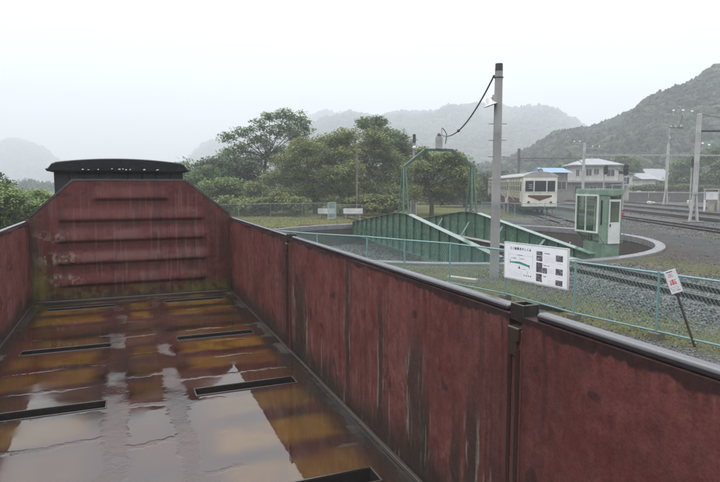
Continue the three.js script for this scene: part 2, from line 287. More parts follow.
{
  const W = thing('gondola_wagon', 'open red oxide gondola wagon with a wet rusty floor, seen from inside', 'freight wagon', toWorld(WAC, WBC).toArray(), TH);
  const lp = (a, h, b) => V(a - WAC, FL + h, -(b - WBC));
  // side panels
  const mHinge = M(0.05, 0.026, 0.022, 0.35, { roughnessMap: tRough }); const tSide = (sd) => tex(2048, 512, (u, v) => redWall(lerp(-1.2, WB1, u), v * WH, WH, sd), { wrap: false });
  const wallB = tex(1024, 256, (u, v) => { const b = u * 12; return fbm(b * 2.2, v * 2, 3) * 0.75 + 0.25 * fbm(b * 30, v * 30, 3); }, { srgb: false, wrap: false });
  const wallR = tex(1024, 256, (u, v) => 0.28 + 0.5 * fbm(u * 60, v * 8, 4), { srgb: false, wrap: false });
  const mSide = [0, 1].map((k) => new THREE.MeshPhysicalMaterial({ map: tSide(k ? 3.7 : 21.3), bumpMap: wallB, bumpScale: 0.008, roughnessMap: wallR, roughness: 1, specularIntensity: 0.4 }));
  const cuts = [WB1, ...posts, WB0], mSteel = M(0.11, 0.05, 0.045, 0.4, { roughnessMap: tRough }), mCap = M(0.035, 0.034, 0.04, 0.14, { ior: 1.8, bumpMap: tFine, bumpScale: 0.0006 }), mBlk = M(0.03, 0.027, 0.027, 0.3, { roughnessMap: tRough, bumpMap: tFine, bumpScale: 0.003 });
  for (const sd of [0, 1]) for (let k = 0; k < cuts.length - 1; k++) {
    const b1 = cuts[k] - (k ? 0.035 : 0.0), b0 = cuts[k + 1] + (k < cuts.length - 2 ? 0.035 : 0.0), a = sd ? WA1 : WA0, out = sd ? 0.03 : -0.03;
    const g = new THREE.BoxGeometry(0.06, WH, b1 - b0, 1, 10, 40); g.translate(0, WH / 2 + FL - 0.005, 0); const c = lp(a + out, 0, (b0 + b1) / 2); g.translate(c.x, 0, c.z);
    const p = g.attributes.position, uv = g.attributes.uv;   // slight dents, and uv along the whole side
    for (let i = 0; i < p.count; i++) { const b = WBC - p.getZ(i), h = p.getY(i) - FL; uv.setXY(i, (b + 1.2) / (WB1 + 1.2), clamp(h / WH, 0.002, 0.998)); p.setX(i, p.getX(i) + 0.024 * (fbm(b * 1.7 + sd * 5, h * 2, 3) - 0.5)); }
    g.computeVertexNormals();
    obj('side_panel', g, mSide[sd], W, true);
    const cb1 = b1 - (k ? 0.05 : 0), cb0 = b0 + (k < 3 ? 0.03 : 0);
    obj('top_rail', box(0.048, 0.028, cb1 - cb0, c.x, FL + WH + 0.008, (lp(0, 0, (cb0 + cb1) / 2)).z, 0, 0.013), mCap, W);
  }
  for (const sd of [0, 1]) for (const b of posts) { // stake posts between the drop sides
    const a = sd ? WA1 : WA0, si = sd ? -1 : 1, o = (x, h, bb) => lp(a + si * x, h, bb), gs = [];
    const c = o(-0.03, WH / 2 - 0.02, b); gs.push(box(0.075, WH - 0.06, 0.068, c.x, c.y, c.z, 0, 0.008));
    obj('stake_post', gs, mSteel, W);
    for (const q of [-0.018, 0.024]) { const e = o(0.014, WH / 2 - 0.03, b + q); obj('hinge_strip', bar(V(e.x - si * 0.008, FL + 0.01, e.z), V(e.x - si * 0.008, FL + WH - 0.12, e.z), 0.011, 0.011, 10), mHinge, W); }
    const top = WH + 0.005, s = [], t = 0.009, w = 0.03; const m = o(-0.03, 0, b);
    for (const [dx, dz, lx, lz] of [[-w, 0, t, w * 2 + t], [w, 0, t, w * 2 + t], [0, -w, w * 2 - t, t], [0, w, w * 2 - t, t]]) s.push(box(lx, 0.06, lz, m.x + dx, FL + top, m.z + dz, 0, 0.003));
    obj('stake_pocket', s, mBlk, W);
    const l = o(0.0, 0, b); obj('latch', [box(0.04, 0.05, 0.06, l.x, FL + WH - 0.068, l.z, 0, 0.006), box(0.036, 0.06, 0.05, l.x, FL + WH - 0.115, l.z - 0.004, 0, 0.006)], M(0.045, 0.033, 0.025, 0.35, { roughnessMap: tRough }), W);
  }
  // end walls with pressed ribs
  const ribs = [[1.235, -0.36, 0.5], [0.985, -0.74, 0.92], [0.74, -0.78, 0.93], [0.475, -0.78, 0.93], [0.215, -0.78, 0.93]];
  const eL = (h) => (h < 1.02 ? WA0 - 0.02 + 0.03 * h / 1.02 : lerp(WA0 + 0.01, -0.57, (h - 1.02) / 0.43)), eR = (h) => (h < 1.02 ? WA1 + 0.02 - 0.02 * h / 1.02 : lerp(WA1, 0.7, (h - 1.02) / 0.43));
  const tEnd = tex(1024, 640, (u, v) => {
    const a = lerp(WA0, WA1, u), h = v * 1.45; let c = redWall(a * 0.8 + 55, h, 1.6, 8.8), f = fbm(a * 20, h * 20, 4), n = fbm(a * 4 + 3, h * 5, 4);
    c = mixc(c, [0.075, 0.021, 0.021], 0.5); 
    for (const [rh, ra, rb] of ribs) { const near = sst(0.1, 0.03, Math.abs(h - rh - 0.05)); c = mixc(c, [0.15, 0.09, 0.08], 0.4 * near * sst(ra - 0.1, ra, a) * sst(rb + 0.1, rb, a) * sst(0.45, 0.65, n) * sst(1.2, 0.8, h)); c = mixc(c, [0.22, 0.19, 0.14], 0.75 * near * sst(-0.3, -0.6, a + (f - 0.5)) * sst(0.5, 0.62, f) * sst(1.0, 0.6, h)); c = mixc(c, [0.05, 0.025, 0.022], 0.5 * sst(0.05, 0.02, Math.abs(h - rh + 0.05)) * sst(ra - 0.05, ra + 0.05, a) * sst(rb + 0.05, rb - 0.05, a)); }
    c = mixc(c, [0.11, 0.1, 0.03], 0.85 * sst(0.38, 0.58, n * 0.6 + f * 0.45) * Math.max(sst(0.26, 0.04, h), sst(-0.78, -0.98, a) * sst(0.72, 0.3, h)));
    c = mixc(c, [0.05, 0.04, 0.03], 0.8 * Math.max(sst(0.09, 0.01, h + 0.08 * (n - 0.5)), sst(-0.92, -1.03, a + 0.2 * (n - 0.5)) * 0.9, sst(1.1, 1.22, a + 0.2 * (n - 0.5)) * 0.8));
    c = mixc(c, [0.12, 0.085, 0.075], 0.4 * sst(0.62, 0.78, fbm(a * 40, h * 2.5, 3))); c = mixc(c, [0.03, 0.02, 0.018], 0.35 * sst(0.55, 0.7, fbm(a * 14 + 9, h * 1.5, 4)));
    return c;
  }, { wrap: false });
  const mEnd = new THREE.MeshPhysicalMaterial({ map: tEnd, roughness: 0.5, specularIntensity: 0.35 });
  for (const e of [0, 1]) {
    const NU = 150, NV = 150, pos = [], uv = [], idx = [], b = e ? WB0 : WB1, dir = e ? -1 : 1;
    const put = (a, h, off) => { const p = lp(a, h, b - dir * off); pos.push(p.x, p.y, p.z); uv.push((a - WA0) / (WA1 - WA0), clamp(h / 1.45, 0.002, 0.998)); };
    for (let j = 0; j <= NV; j++) for (let i = 0; i <= NU; i++) {
      const h = j / NV * 1.45, a = lerp(eL(h), eR(h), i / NU); let off = 0.008 * (fbm(a * 2, h * 2, 3) - 0.5);
      for (const [rh, ra, rb] of ribs) { const y = h - rh; const prof = y > 0 ? Math.pow(clamp(1 - y / 0.15), 1) * 1 : clamp(1 + y / 0.045); off += 0.022 * sst(0, 1, prof) * sst(ra - 0.03, ra + 0.06, a) * sst(rb + 0.03, rb - 0.06, a); }
      put(a, h, off); if (i && j) { const q = j * (NU + 1) + i; idx.push(q - NU - 2, q - NU - 1, q, q - NU - 2, q, q - 1); }
    }
    const g = new THREE.BufferGeometry(); g.setAttribute('position', new THREE.Float32BufferAttribute(pos, 3)); g.setAttribute('uv', new THREE.Float32BufferAttribute(uv, 2)); g.setIndex(idx); g.computeVertexNormals();
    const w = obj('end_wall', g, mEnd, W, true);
    const outl = [[WA0 - 0.06, 0], [WA1 + 0.06, 0], [WA1 + 0.06, 0.95], [WA1, 1.02], [0.7, 1.45], [-0.57, 1.45], [WA0 + 0.01, 1.02], [WA0 - 0.06, 0.95]].map(([a, h]) => [a - WAC, h + FL]);
    const bk = extr(outl, 0.03); bk.translate(0, 0, lp(0, 0, b).z - (e ? -0.015 : 0.045)); obj('end_wall_back', bk, mSteel, W);
    const rim = []; for (const [p, q] of [[3, 4], [4, 5], [5, 6]]) rim.push(beam(V(...outl[p], lp(0, 0, b).z - dir * 0.02), V(...outl[q], lp(0, 0, b).z - dir * 0.02), 0.05, 0.022)); obj('end_rim', rim, mCap, w);
  }
  // floor with drop slots
  const slots = []; for (const b of slotsB) { slots.push([-0.85, -0.17, b]); slots.push([0.39, 1.07, b]); }
  const rowGate = (a, b, ph) => sst(0.42, 0.58, vn(Math.round((b + ph) / 0.48) * 5.3 + ph * 40, 2.5) * 0.6 + 0.5 * fbm(a * 2.5, b * 3 + 4, 2));
  const wet = (a, b) => { // 1 = standing water; the plates are dished between ridges
    const w = 0.06 * (fbm(a * 6, b * 6, 3) - 0.5) + 0.035 * (fbm(a * 28, b * 28, 3) - 0.5), col = a < 0.105 ? sst(-1.0, -0.9, a + w) * sst(-0.13, -0.24, a + w) : 0, colR = a > 0.2 ? sst(0.27, 0.37, a + w) * sst(1.19, 1.1, a + w) : 0, mid = sst(-0.07, 0.0, a + w) * sst(0.23, 0.17, a + w);
    const row = (ph, len) => { const t = ((b + ph + w * 1.5) / len) % 1, q = (t + 1) % 1; return 1 - rowGate(a, b, ph) * (1 - sst(0.03, 0.1, q) * sst(0.995, 0.93, q)); };
    return Math.max(col * row(0.02, 0.48), colR * row(0.12, 0.48), mid * row(-0.2, 0.6));
  };
  const ochre = (a, b) => {
    const w = 0.05 * (fbm(a * 7, b * 7, 3) - 0.5), q = (x0, x1, e) => sst(x0, x0 + e, a + w) * sst(x1, x1 - e, a + w), c = a < -0.1 ? 0 : a > 0.28 ? 2 : 1, L = 0.49, t = (b + 0.1 + w) / L, k = Math.floor(t), f = t - k;
    const inten = { 14: [1, 1, 1], 13: [0.75, 0.85, 0.7], 10: [0.6, 0.35, 1], 9: [0.5, 0.2, 0.6], 7: [0.5, 0.1, 0.5], 6: [0.25, 0.1, 0.65], 5: [0.15, 0.1, 0.5] }[k]?.[c] ?? 0.35 * vn(k * 3.7 + 0.5, c * 4 + 1.5);
    return [q(-0.95, -0.2, 0.12), q(-0.03, 0.24, 0.08), q(0.34, 1.16, 0.14)][c] * sst(0.06, 0.3, f) * sst(0.98, 0.72, f) * inten;
  };
  const floorC = (a, b) => {
    const n = fbm(a * 5, b * 5, 4), f = fbm(a * 24, b * 24, 3), p = wet(a, b), big = fbm(a * 1.4 + 7, b * 1.1, 3), id = vn(Math.floor((b + 0.02) / 0.48) * 3.7 + 0.5, a < -0.1 ? 1.5 : a > 0.3 ? 5.5 : 9.5);
    let c = mixc([0.012, 0.009, 0.008], [0.03, 0.014, 0.01], sst(0.3, 0.7, n));
    c = mixc(c, [0.03, 0.01, 0.009], 0.6 * sst(0.4, 0.6, big));
    c = mixc(c, mixc([0.105, 0.056, 0.01], [0.06, 0.028, 0.009], sst(0.4, 0.7, n)), ochre(a, b) * (0.7 + 0.5 * f));
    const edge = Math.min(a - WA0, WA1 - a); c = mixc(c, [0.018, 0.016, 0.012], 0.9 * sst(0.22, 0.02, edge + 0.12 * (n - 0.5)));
    c = mixc(c, [0.12, 0.11, 0.03], 0.5 * sst(7.2, 7.5, b) * sst(0.45, 0.65, n));
    return c;
  };
  const fu = (u) => lerp(WA0, WA1, u), fv = (v) => lerp(-1.2, WB1, v);
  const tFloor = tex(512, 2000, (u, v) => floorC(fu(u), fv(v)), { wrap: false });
  const tFloorR = tex(512, 2000, (u, v) => { const a = fu(u), b = fv(v), p = wet(a, b), n = fbm(a * 30, b * 30, 3), m = fbm(a * 3, b * 3, 3); return lerp(0.12 + 0.22 * sst(0.4, 0.7, m) + 0.2 * n * sst(0.4, 0.6, m), 0.02 + 0.1 * sst(0.52, 0.7, fbm(a * 2.2 + 30, b * 2.2, 4)), sst(0.05, 0.8, p)); }, { srgb: false, wrap: false });
  const tFloorB = tex(512, 2000, (u, v) => { const a = fu(u), b = fv(v), p = sst(0.1, 0.7, wet(a, b)); return lerp(0.35 + 0.4 * fbm(a * 10, b * 10, 4) + 0.12 * vn(a * 90, b * 90), 0.33 + 0.05 * fbm(a * 2.5, b * 2.5, 2) + 0.035 * fbm(a * 14, b * 14, 2), p); }, { srgb: false, wrap: false });
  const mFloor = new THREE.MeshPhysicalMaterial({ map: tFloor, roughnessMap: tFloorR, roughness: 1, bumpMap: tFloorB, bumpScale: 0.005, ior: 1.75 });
  const sh = new THREE.Shape([[WA0, WB0], [WA1, WB0], [WA1, WB1], [WA0, WB1]].map((p) => new THREE.Vector2(...p)));
  const sw = 0.066; for (const [a0, a1, b] of slots) sh.holes.push(new THREE.Path([[a0, b - sw], [a0, b + sw], [a1, b + sw], [a1, b - sw]].map((p) => new THREE.Vector2(...p))));
  const g = new THREE.ShapeGeometry(sh), p = g.attributes.position, uv = g.attributes.uv;
  for (let i = 0; i < p.count; i++) { const a = p.getX(i), b = p.getY(i), q = lp(a, 0, b); uv.setXY(i, (a - WA0) / (WA1 - WA0), (b + 1.2) / (WB1 + 1.2)); p.setXYZ(i, q.x, q.y, q.z); }
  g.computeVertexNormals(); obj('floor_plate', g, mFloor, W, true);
  const mSlot = M(0.05, 0.04, 0.034, 0.28, { roughnessMap: tRough });
  for (const [a0, a1, b] of slots) {
    const c = lp((a0 + a1) / 2, 0, b), L = a1 - a0, r = [], t = 0.01;
    r.push(box(L + t * 2, 0.014, t, c.x, FL - 0.001, c.z + sw + t / 2, 0, 0.003), box(L + t * 2, 0.014, t, c.x, FL - 0.001, c.z - sw - t / 2, 0, 0.003), box(t, 0.014, sw * 2, c.x - L / 2 - t / 2, FL - 0.001, c.z, 0, 0.003), box(t, 0.014, sw * 2, c.x + L / 2 + t / 2, FL - 0.001, c.z, 0, 0.003));
    const fr = obj('floor_slot', r, mSlot, W);
    obj('slot_well', [box(L, 0.006, sw * 2, c.x, FL - 0.09, c.z), box(L, 0.09, 0.006, c.x, FL - 0.048, c.z + sw + 0.004), box(L, 0.09, 0.006, c.x, FL - 0.048, c.z - sw - 0.004), box(0.006, 0.09, sw * 2, c.x - L / 2 - 0.004, FL - 0.048, c.z), box(0.006, 0.09, sw * 2, c.x + L / 2 + 0.004, FL - 0.048, c.z)], mBlk, fr);
  }
  obj('corner_angle', [WA0 + 0.012, WA1 - 0.012].map((a) => { const c = lp(a, 0.012, (WB0 + WB1) / 2); return box(0.022, 0.024, WB1 - WB0 - 0.02, c.x, c.y, c.z, 0, 0.004); }).concat([box(WA1 - WA0 - 0.06, 0.03, 0.03, 0, FL + 0.014, lp(0, 0, WB1 - 0.03).z, 0, 0.006)]), mSlot, W);
  // underframe and running gear
  obj('underframe', [box(2.3, 0.16, WB1 - WB0, 0, FL - 0.19, 0), box(0.2, 0.3, WB1 - WB0 - 0.6, 0.5, FL - 0.42, 0), box(0.2, 0.3, WB1 - WB0 - 0.6, -0.5, FL - 0.42, 0), box(0.12, 0.14, 0.8, 0, 0.88, -6.3), box(0.12, 0.14, 0.8, 0, 0.88, 6.3)], mBlack, W);
  for (const bz of [-3.9, 3.9]) for (const dz of [-0.83, 0.83]) obj('wheelset', [-0.55, 0.55].map((x) => new THREE.CylinderGeometry(0.43, 0.43, 0.12, 24).rotateZ(Math.PI / 2).translate(x, 0.585, bz + dz)).concat([bar(V(-0.8, 0.585, bz + dz), V(0.8, 0.585, bz + dz), 0.08)]), mRail, W);
  for (const z of [-3.9, 3.9]) obj('bogie_frame', [-0.85, 0.85].map((x) => box(0.12, 0.22, 2.3, x, 0.62, z)).concat([box(1.8, 0.2, 0.4, 0, 0.66, z)]), mBlack, W);
}
{ // black van coupled beyond the end wall
  const b0 = 10, b1 = 16.2, c = toWorld(-0.06, (b0 + b1) / 2), T = thing('black_van', 'black covered goods van with a low arched roof behind the red end wall', 'freight wagon', c.toArray(), TH), L = b1 - b0;
  const mRoof = M(0.011, 0.0115, 0.013, 0.4, { roughnessMap: tRough, bumpMap: tFine, bumpScale: 0.0012, specularIntensity: 0.5 });
  const tBody = tex(512, 256, (u, v) => { const s = fbm(u * 40, v * 2, 3), d = vn(u * 26, 3); let k = [0.012, 0.0115, 0.012]; k = mixc(k, [0.04, 0.034, 0.032], 0.5 * sst(0.55, 0.75, s)); return k; });
  const mBody = M(0.9, 0.9, 0.9, 0.5, { map: tBody });
  obj('body', [box(1.9, 1.7, L, 0, 1.15 + 0.85, 0)], mBody, T);
  const pl = []; for (let k = 0; k < 9; k++) obj('end_plank', box(0.2, 1.66, 0.03, -0.84 + k * 0.21, 2.01, L / 2 + 0.012, 0, 0.006), mBody, T);
  const pts = [], N = 40; for (let k = 0; k <= N; k++) { const x = lerp(1.0, -1.0, k / N), e = clamp((Math.abs(x) - 0.88) / 0.12); pts.push([x, 2.96 + 0.075 * (1 - x * x) - 0.075 * (1 - Math.sqrt(Math.max(0, 1 - e * e)))]); }
  pts.push([-1.035, 2.875], [-1.02, 2.855], [1.02, 2.855], [1.035, 2.875]);
  const rg = extr(pts, L + 0.3, 0.012).translate(0, 0, -L / 2 - 0.15); obj('roof', rg, mRoof, T);
  obj('drip_strip', box(1.96, 0.02, 0.04, 0, 2.84, L / 2 + 0.13, 0, 0.006), mRoof, T);
  const fl = []; for (const x of [-0.52, -0.46, -0.3, -0.12, -0.02, 0.04, 0.1, 0.16, 0.36, 0.52, 0.55]) fl.push(new THREE.SphereGeometry(1, 6, 4).scale(rr(0.008, 0.022), rr(0.006, 0.011), 0.005).translate(x + rr(-0.02, 0.02), 2.875 + rr(-0.012, 0.012), L / 2 + 0.164));
  fl.forEach((q) => obj('bare_spot', q, mWhite, T));
  obj('underframe', [box(2.0, 0.2, L, 0, 1.03, 0), box(0.12, 0.14, L + 1.4, 0, 0.88, 0)], mBlack, T);
  for (const z of [-1.7, 1.7]) obj('wheelset', [-0.55, 0.55].map((x) => new THREE.CylinderGeometry(0.43, 0.43, 0.12, 24).rotateZ(Math.PI / 2).translate(x, 0.585, z)).concat([bar(V(-0.8, 0.585, z), V(0.8, 0.585, z), 0.08)]), mRail, T);
}

// ---------------------------------------------------------------- turntable bridge
{
  const T = thing('railway_turntable', 'green plate girder turntable bridge with an arched current collector frame and a cabin', 'turntable', TC.toArray(), Math.atan2(-AX.z, AX.x));
  const HL = 9.35, topAt = (s) => (Math.abs(s) < 0.8 ? 1.22 : lerp(1.22, 0.22, (Math.abs(s) - 0.8) / (HL - 0.8))), bot = -0.55;
  for (const t of [-1.8, 1.8]) {
    const z = -t, w = 0.02, prof = [[-HL, bot], [HL, bot], [HL, topAt(HL)], [0.8, 1.22], [-0.8, 1.22], [-HL, topAt(HL)]];
    const G = obj('girder', [extr(prof, w).translate(0, 0, z - w / 2)], mGreen, T);
    const fl = []; for (const [p, q] of [[[-HL, topAt(HL)], [-0.8, 1.22]], [[-0.8, 1.22], [0.8, 1.22]], [[0.8, 1.22], [HL, topAt(HL)]]]) { const up = 0.013; fl.push(beam(V(p[0], p[1] + up, z), V(q[0], q[1] + up, z), 0.3, 0.024)); }
    obj('top_flange', fl, M(0.1, 0.17, 0.14, 0.06, { bumpMap: tFine, bumpScale: 0.001 }), G);
    obj('bottom_flange', beam(V(-HL, bot - 0.013, z), V(HL, bot - 0.013, z), 0.3, 0.024), mGreen, G);
    for (let k = 0; k <= 19; k++) { const s = -HL + 0.05 + k * (2 * HL - 0.1) / 19; for (const o of [-1, 1]) obj('stiffener', box(0.06, topAt(s) - bot - 0.004, 0.075, s, (topAt(s) + bot) / 2, z + o * 0.05), mGreen, G); }
    for (let k = 0; k < 5; k++) { const s = -6.6 + k * 3.3, o = t > 0 ? 1 : -1, h = Math.min(topAt(s) - 0.05, 0.75); obj('knee_brace', beam(V(s, h, z + o * 0.1), V(s, -0.1, z + o * 0.62), 0.16, 0.03), mGreen, G); }
  }
  for (const z of [-0.53, 0.53]) obj('rail', [box(2 * HL + 0.2, 0.04, 0.065, 0, 0.135, z), box(2 * HL + 0.2, 0.1, 0.02, 0, 0.065, z), box(2 * HL + 0.2, 0.02, 0.12, 0, 0.012, z)], mRail, T);
  for (let s = -HL + 0.2; s < HL; s += 0.6) obj('deck_timber', box(0.2, 0.14, 2.5, s + rr(-0.02, 0.02), -0.07, rr(-0.04, 0.04), rr(-0.01, 0.01), 0.012), mSleeper, T);
  for (const s of [-8.8, -4.5, 0, 4.5, 8.8]) obj('cross_girder', box(0.2, 0.4, 3.5, s, -0.37, 0), mGreen, T);
  obj('walkway', box(2 * HL - 1, 0.04, 0.55, 0, -0.02, -1.45), mGrey, T);
  for (const s of [-8.82, 8.82]) for (const z of [-1.5, 1.5]) obj('end_wheel', new THREE.CylinderGeometry(0.28, 0.28, 0.12, 24).rotateZ(Math.PI / 2).translate(s, -0.74, z), mRail, T);
  obj('centre_pivot', [new THREE.CylinderGeometry(0.5, 0.8, 0.55, 24).translate(0, -0.85, 0)], mGrey, T);
  // collector gantry
  const Gt = new THREE.Group(); Gt.name = 'collector_gantry'; T.add(Gt);
  for (const o of [-1, 1]) {
    const z = o * 1.8; for (const sx of [-1, 1]) for (const dz of [-0.1, 0.1]) obj('leg', beam(V(sx * 0.34, 1.25, z + dz * 1.3), V(sx * 0.07, 3.46, z + dz * 0.4), 0.065, 0.065), mGreen, Gt);
    for (const h of [1.7, 2.2, 2.7]) { const w = lerp(0.34, 0.07, (h - 1.25) / 2.21); obj('lacing', [beam(V(-w, h, z), V(w, h, z), 0.03, 0.03), beam(V(-w, h - 0.4, z), V(w, h, z), 0.022, 0.022)], mGreen, Gt); }
    obj('leg_base', box(0.8, 0.04, 0.34, 0, 1.262, z), mGreen, Gt);
  }
  obj('arch', [beam(V(0, 3.46, 1.8), V(0, 4.3, 0.7), 0.125, 0.125), beam(V(0, 4.3, 0.74), V(0, 4.3, -0.74), 0.125, 0.125), beam(V(0, 4.3, -0.7), V(0, 3.46, -1.8), 0.125, 0.125)], M(0.04, 0.085, 0.065, 0.35), Gt);
  const cb = []; for (let k = 0; k < 7; k++) cb.push(new THREE.CylinderGeometry(0.18, 0.18, 0.06, 18).translate(0, 4.41 + k * 0.08, 0), new THREE.CylinderGeometry(0.15, 0.15, 0.05, 18).translate(0, 4.45 + k * 0.08, 0));
  obj('collector', cb, M(0.34, 0.34, 0.34, 0.5), Gt); obj('collector_cap', [new THREE.CylinderGeometry(0.06, 0.12, 0.16, 12).translate(0, 5.03, 0)], mBlack, Gt);
  obj('lamp', [new THREE.SphereGeometry(0.05, 10, 8).translate(0.2, 1.33, -1.8 + 0.0)], mRed, Gt);
  // cabin: local x along the bridge (towards the near end), +z is towards the bridge
  const C = new THREE.Group(); C.name = 'operator_cabin'; C.position.set(7.95, 0, -3.06); C.userData.label = 'glazed green cabin with a white door'; T.add(C);
  const w2 = 0.64, d2 = 0.5, y0 = 0.86, y1 = 2.27;
  obj('roof', [box(w2 * 2 + 0.05, 0.19, d2 * 2 + 0.06, 0, y1 + 0.075, 0, 0, 0.008), box(w2 * 2 + 0.02, 0.03, d2 * 2 + 0.02, 0, y1 + 0.185, 0)], mCabin, C);
  obj('pedestal', [box(1.05, 0.62, 0.78, 0.08, 0.16, -0.1, 0, 0.02), box(1.2, 0.2, 1.15, 0.0, -0.2, 0.25, 0, 0.02), box(0.7, 0.14, 0.5, -0.1, 0.0, 0.5, 0, 0.02)], mCabin, C);
  const cor = []; for (const sx of [-1, 1]) cor.push(box(0.07, y1 - 0.47, 0.07, sx * (w2 - 0.035), (y1 + 0.47) / 2, -(d2 - 0.035)), box(0.07, y1 - y0, 0.07, sx * (w2 - 0.035), (y1 + y0) / 2, d2 - 0.035), beam(V(sx * (w2 - 0.035), 0.47, 0.16), V(sx * (w2 - 0.035), y0, d2 - 0.04), 0.07, 0.07));
  obj('corner_post', cor, mCabin, C);
  obj('cabin_wall', [box(w2 * 2 - 0.14, 0.55, 0.03, 0, 0.745, -d2 + 0.03), box(0.03, 0.42, 0.4, -w2 + 0.05, 0.68, -0.2), box(0.035, y1 - 0.47, 0.16, w2 - 0.03, (y1 + 0.47) / 2, d2 - 0.16), box(0.035, y1 - y0, 0.1, w2 - 0.03, (y1 + y0) / 2, d2 - 0.07), box(0.03, y1 - 0.47, 0.26, w2 - 0.032, (y1 + 0.47) / 2, 0.14), box(w2 * 2 - 0.14, 0.04, 0.6, 0, 0.47, -0.12), box(0.03, 0.2, d2 * 2 - 0.14, -w2 + 0.03, y0 + 0.1, 0)], mCabin, C);
  obj('rear_pane', box(w2 * 2 - 0.16, 1.2, 0.006, 0, 1.63, -d2 + 0.03), mClear, C); obj('rear_pane', box(0.006, 1.2, d2 * 2 - 0.16, -w2 + 0.03, 1.65, 0), mClear, C);
  const wf = [box(w2 * 2, 0.06, 0.05, 0, y1 - 0.03, d2 + 0.02), box(w2 * 2, 0.06, 0.05, 0, y0 + 0.03, d2 + 0.02), box(0.06, y1 - y0 - 0.12, 0.05, -w2 + 0.03, (y1 + y0) / 2, d2 + 0.02), box(0.06, y1 - y0 - 0.12, 0.05, w2 - 0.03, (y1 + y0) / 2, d2 + 0.02), box(0.035, y1 - y0 - 0.12, 0.04, -0.05, (y1 + y0) / 2, d2 + 0.02)];
  obj('window_frame', wf, mWhite, C);
  for (const sx of [-1, 1]) obj('window_pane', box(w2 - 0.09, y1 - y0 - 0.13, 0.006, sx < 0 ? -0.32 : 0.27, (y1 + y0) / 2, d2 + 0.018), mClear, C);
  obj('lower_frame', [beam(V(-w2 + 0.08, y0 - 0.02, d2 - 0.02), V(w2 - 0.08, y0 - 0.02, d2 - 0.02), 0.05, 0.05), beam(V(-w2 + 0.08, 0.49, 0.19), V(w2 - 0.08, 0.49, 0.19), 0.05, 0.05)], mCabin, C);
  obj('lower_pane', box(w2 * 2 - 0.16, 0.42, 0.006).rotateX(0.57).translate(0, 0.67, 0.315), mClear, C);
  obj('side_window', [box(0.03, 0.9, 0.05, w2 + 0.006, 1.62, d2 - 0.13, 0, 0.01)], mGlass, C);
  const dz = -0.18; obj('door', [box(0.04, 0.78, 0.5, w2 + 0.005, 0.86, dz), box(0.04, 0.08, 0.5, w2 + 0.005, 2.05, dz), box(0.04, 0.78, 0.05, w2 + 0.005, 1.63, dz - 0.225), box(0.04, 0.78, 0.05, w2 + 0.005, 1.63, dz + 0.225)], mWhite, C);
  obj('door_pane', box(0.006, 0.74, 0.39, w2 + 0.005, 1.63, dz), mClear, C);
  obj('door_handle', box(0.03, 0.1, 0.03, w2 + 0.04, 1.15, dz + 0.19), mBlack, C);
  obj('curtain', [0, 1, 2, 3, 4].map((k) => new THREE.CylinderGeometry(0.045, 0.05, 1.3, 8).translate(0.34 - k * 0.03, 1.55, 0.02 + k * 0.07)), M(0.55, 0.52, 0.45, 0.9), C);
  obj('lining', [box(w2 * 2 - 0.2, 0.5, 0.01, 0, 0.76, -d2 + 0.055), box(0.5, 1.3, 0.01, 0.3, 1.55, -d2 + 0.06)], M(0.6, 0.56, 0.47, 0.8), C); obj('control_desk', box(0.35, 0.5, 0.3, -0.2, 0.75, -0.2, 0, 0.03), mGrey, C);
  obj('tail_lamp', [new THREE.CylinderGeometry(0.07, 0.07, 0.08, 14).rotateZ(Math.PI / 2).translate(w2 - 0.1, 1.55, -d2 - 0.1), box(0.05, 0.05, 0.12, w2 - 0.16, 1.55, -d2 - 0.06)], mRed, C);
  obj('hand_rail', [tube([V(w2 + 0.02, 0.5, -d2 - 0.02), V(w2 + 0.08, 0.7, -d2 - 0.05), V(w2 + 0.08, 1.4, -d2 - 0.05)], 0.016, 14)], mCabin, C);
  obj('lever', [bar(V(-0.9, -0.05, 0.7), V(-0.6, 0.42, 0.75), 0.02), bar(V(-0.9, -0.05, 0.4), V(-0.75, 0.3, 0.75), 0.02)], mWhite, C);
}

// ---------------------------------------------------------------- chain link fences
function chainLink(p, q, y0, y1, cell, r) { // straight diagonal wires both ways between two posts
  const d = q.clone().sub(p), L = Math.hypot(d.x, d.z), H = y1 - y0, gs = [], ux = d.x / L, uz = d.z / L, ang = 0.95, k = Math.tan(ang);
  for (const dir of [1, -1]) for (let c = -H / k; c < L; c += cell) {
    let u0 = Math.max(0, c), u1 = Math.min(L, c + H / k); if (u1 - u0 < 0.02) continue;
    const h0 = (u0 - c) * k, h1 = (u1 - c) * k, A = dir > 0 ? [h0, h1] : [H - h0, H - h1];
    gs.push(new THREE.CylinderGeometry(r, r, 1, 4, 1, true).scale(1, Math.hypot(u1 - u0, h1 - h0), 1).applyQuaternion(new THREE.Quaternion().setFromUnitVectors(UP, V((u1 - u0) * ux, A[1] - A[0], (u1 - u0) * uz).normalize())).translate(p.x + ux * (u0 + u1) / 2 + dir * uz * r, y0 + (A[0] + A[1]) / 2, p.z + uz * (u0 + u1) / 2 - dir * ux * r));
  }
  return merge(gs);
}
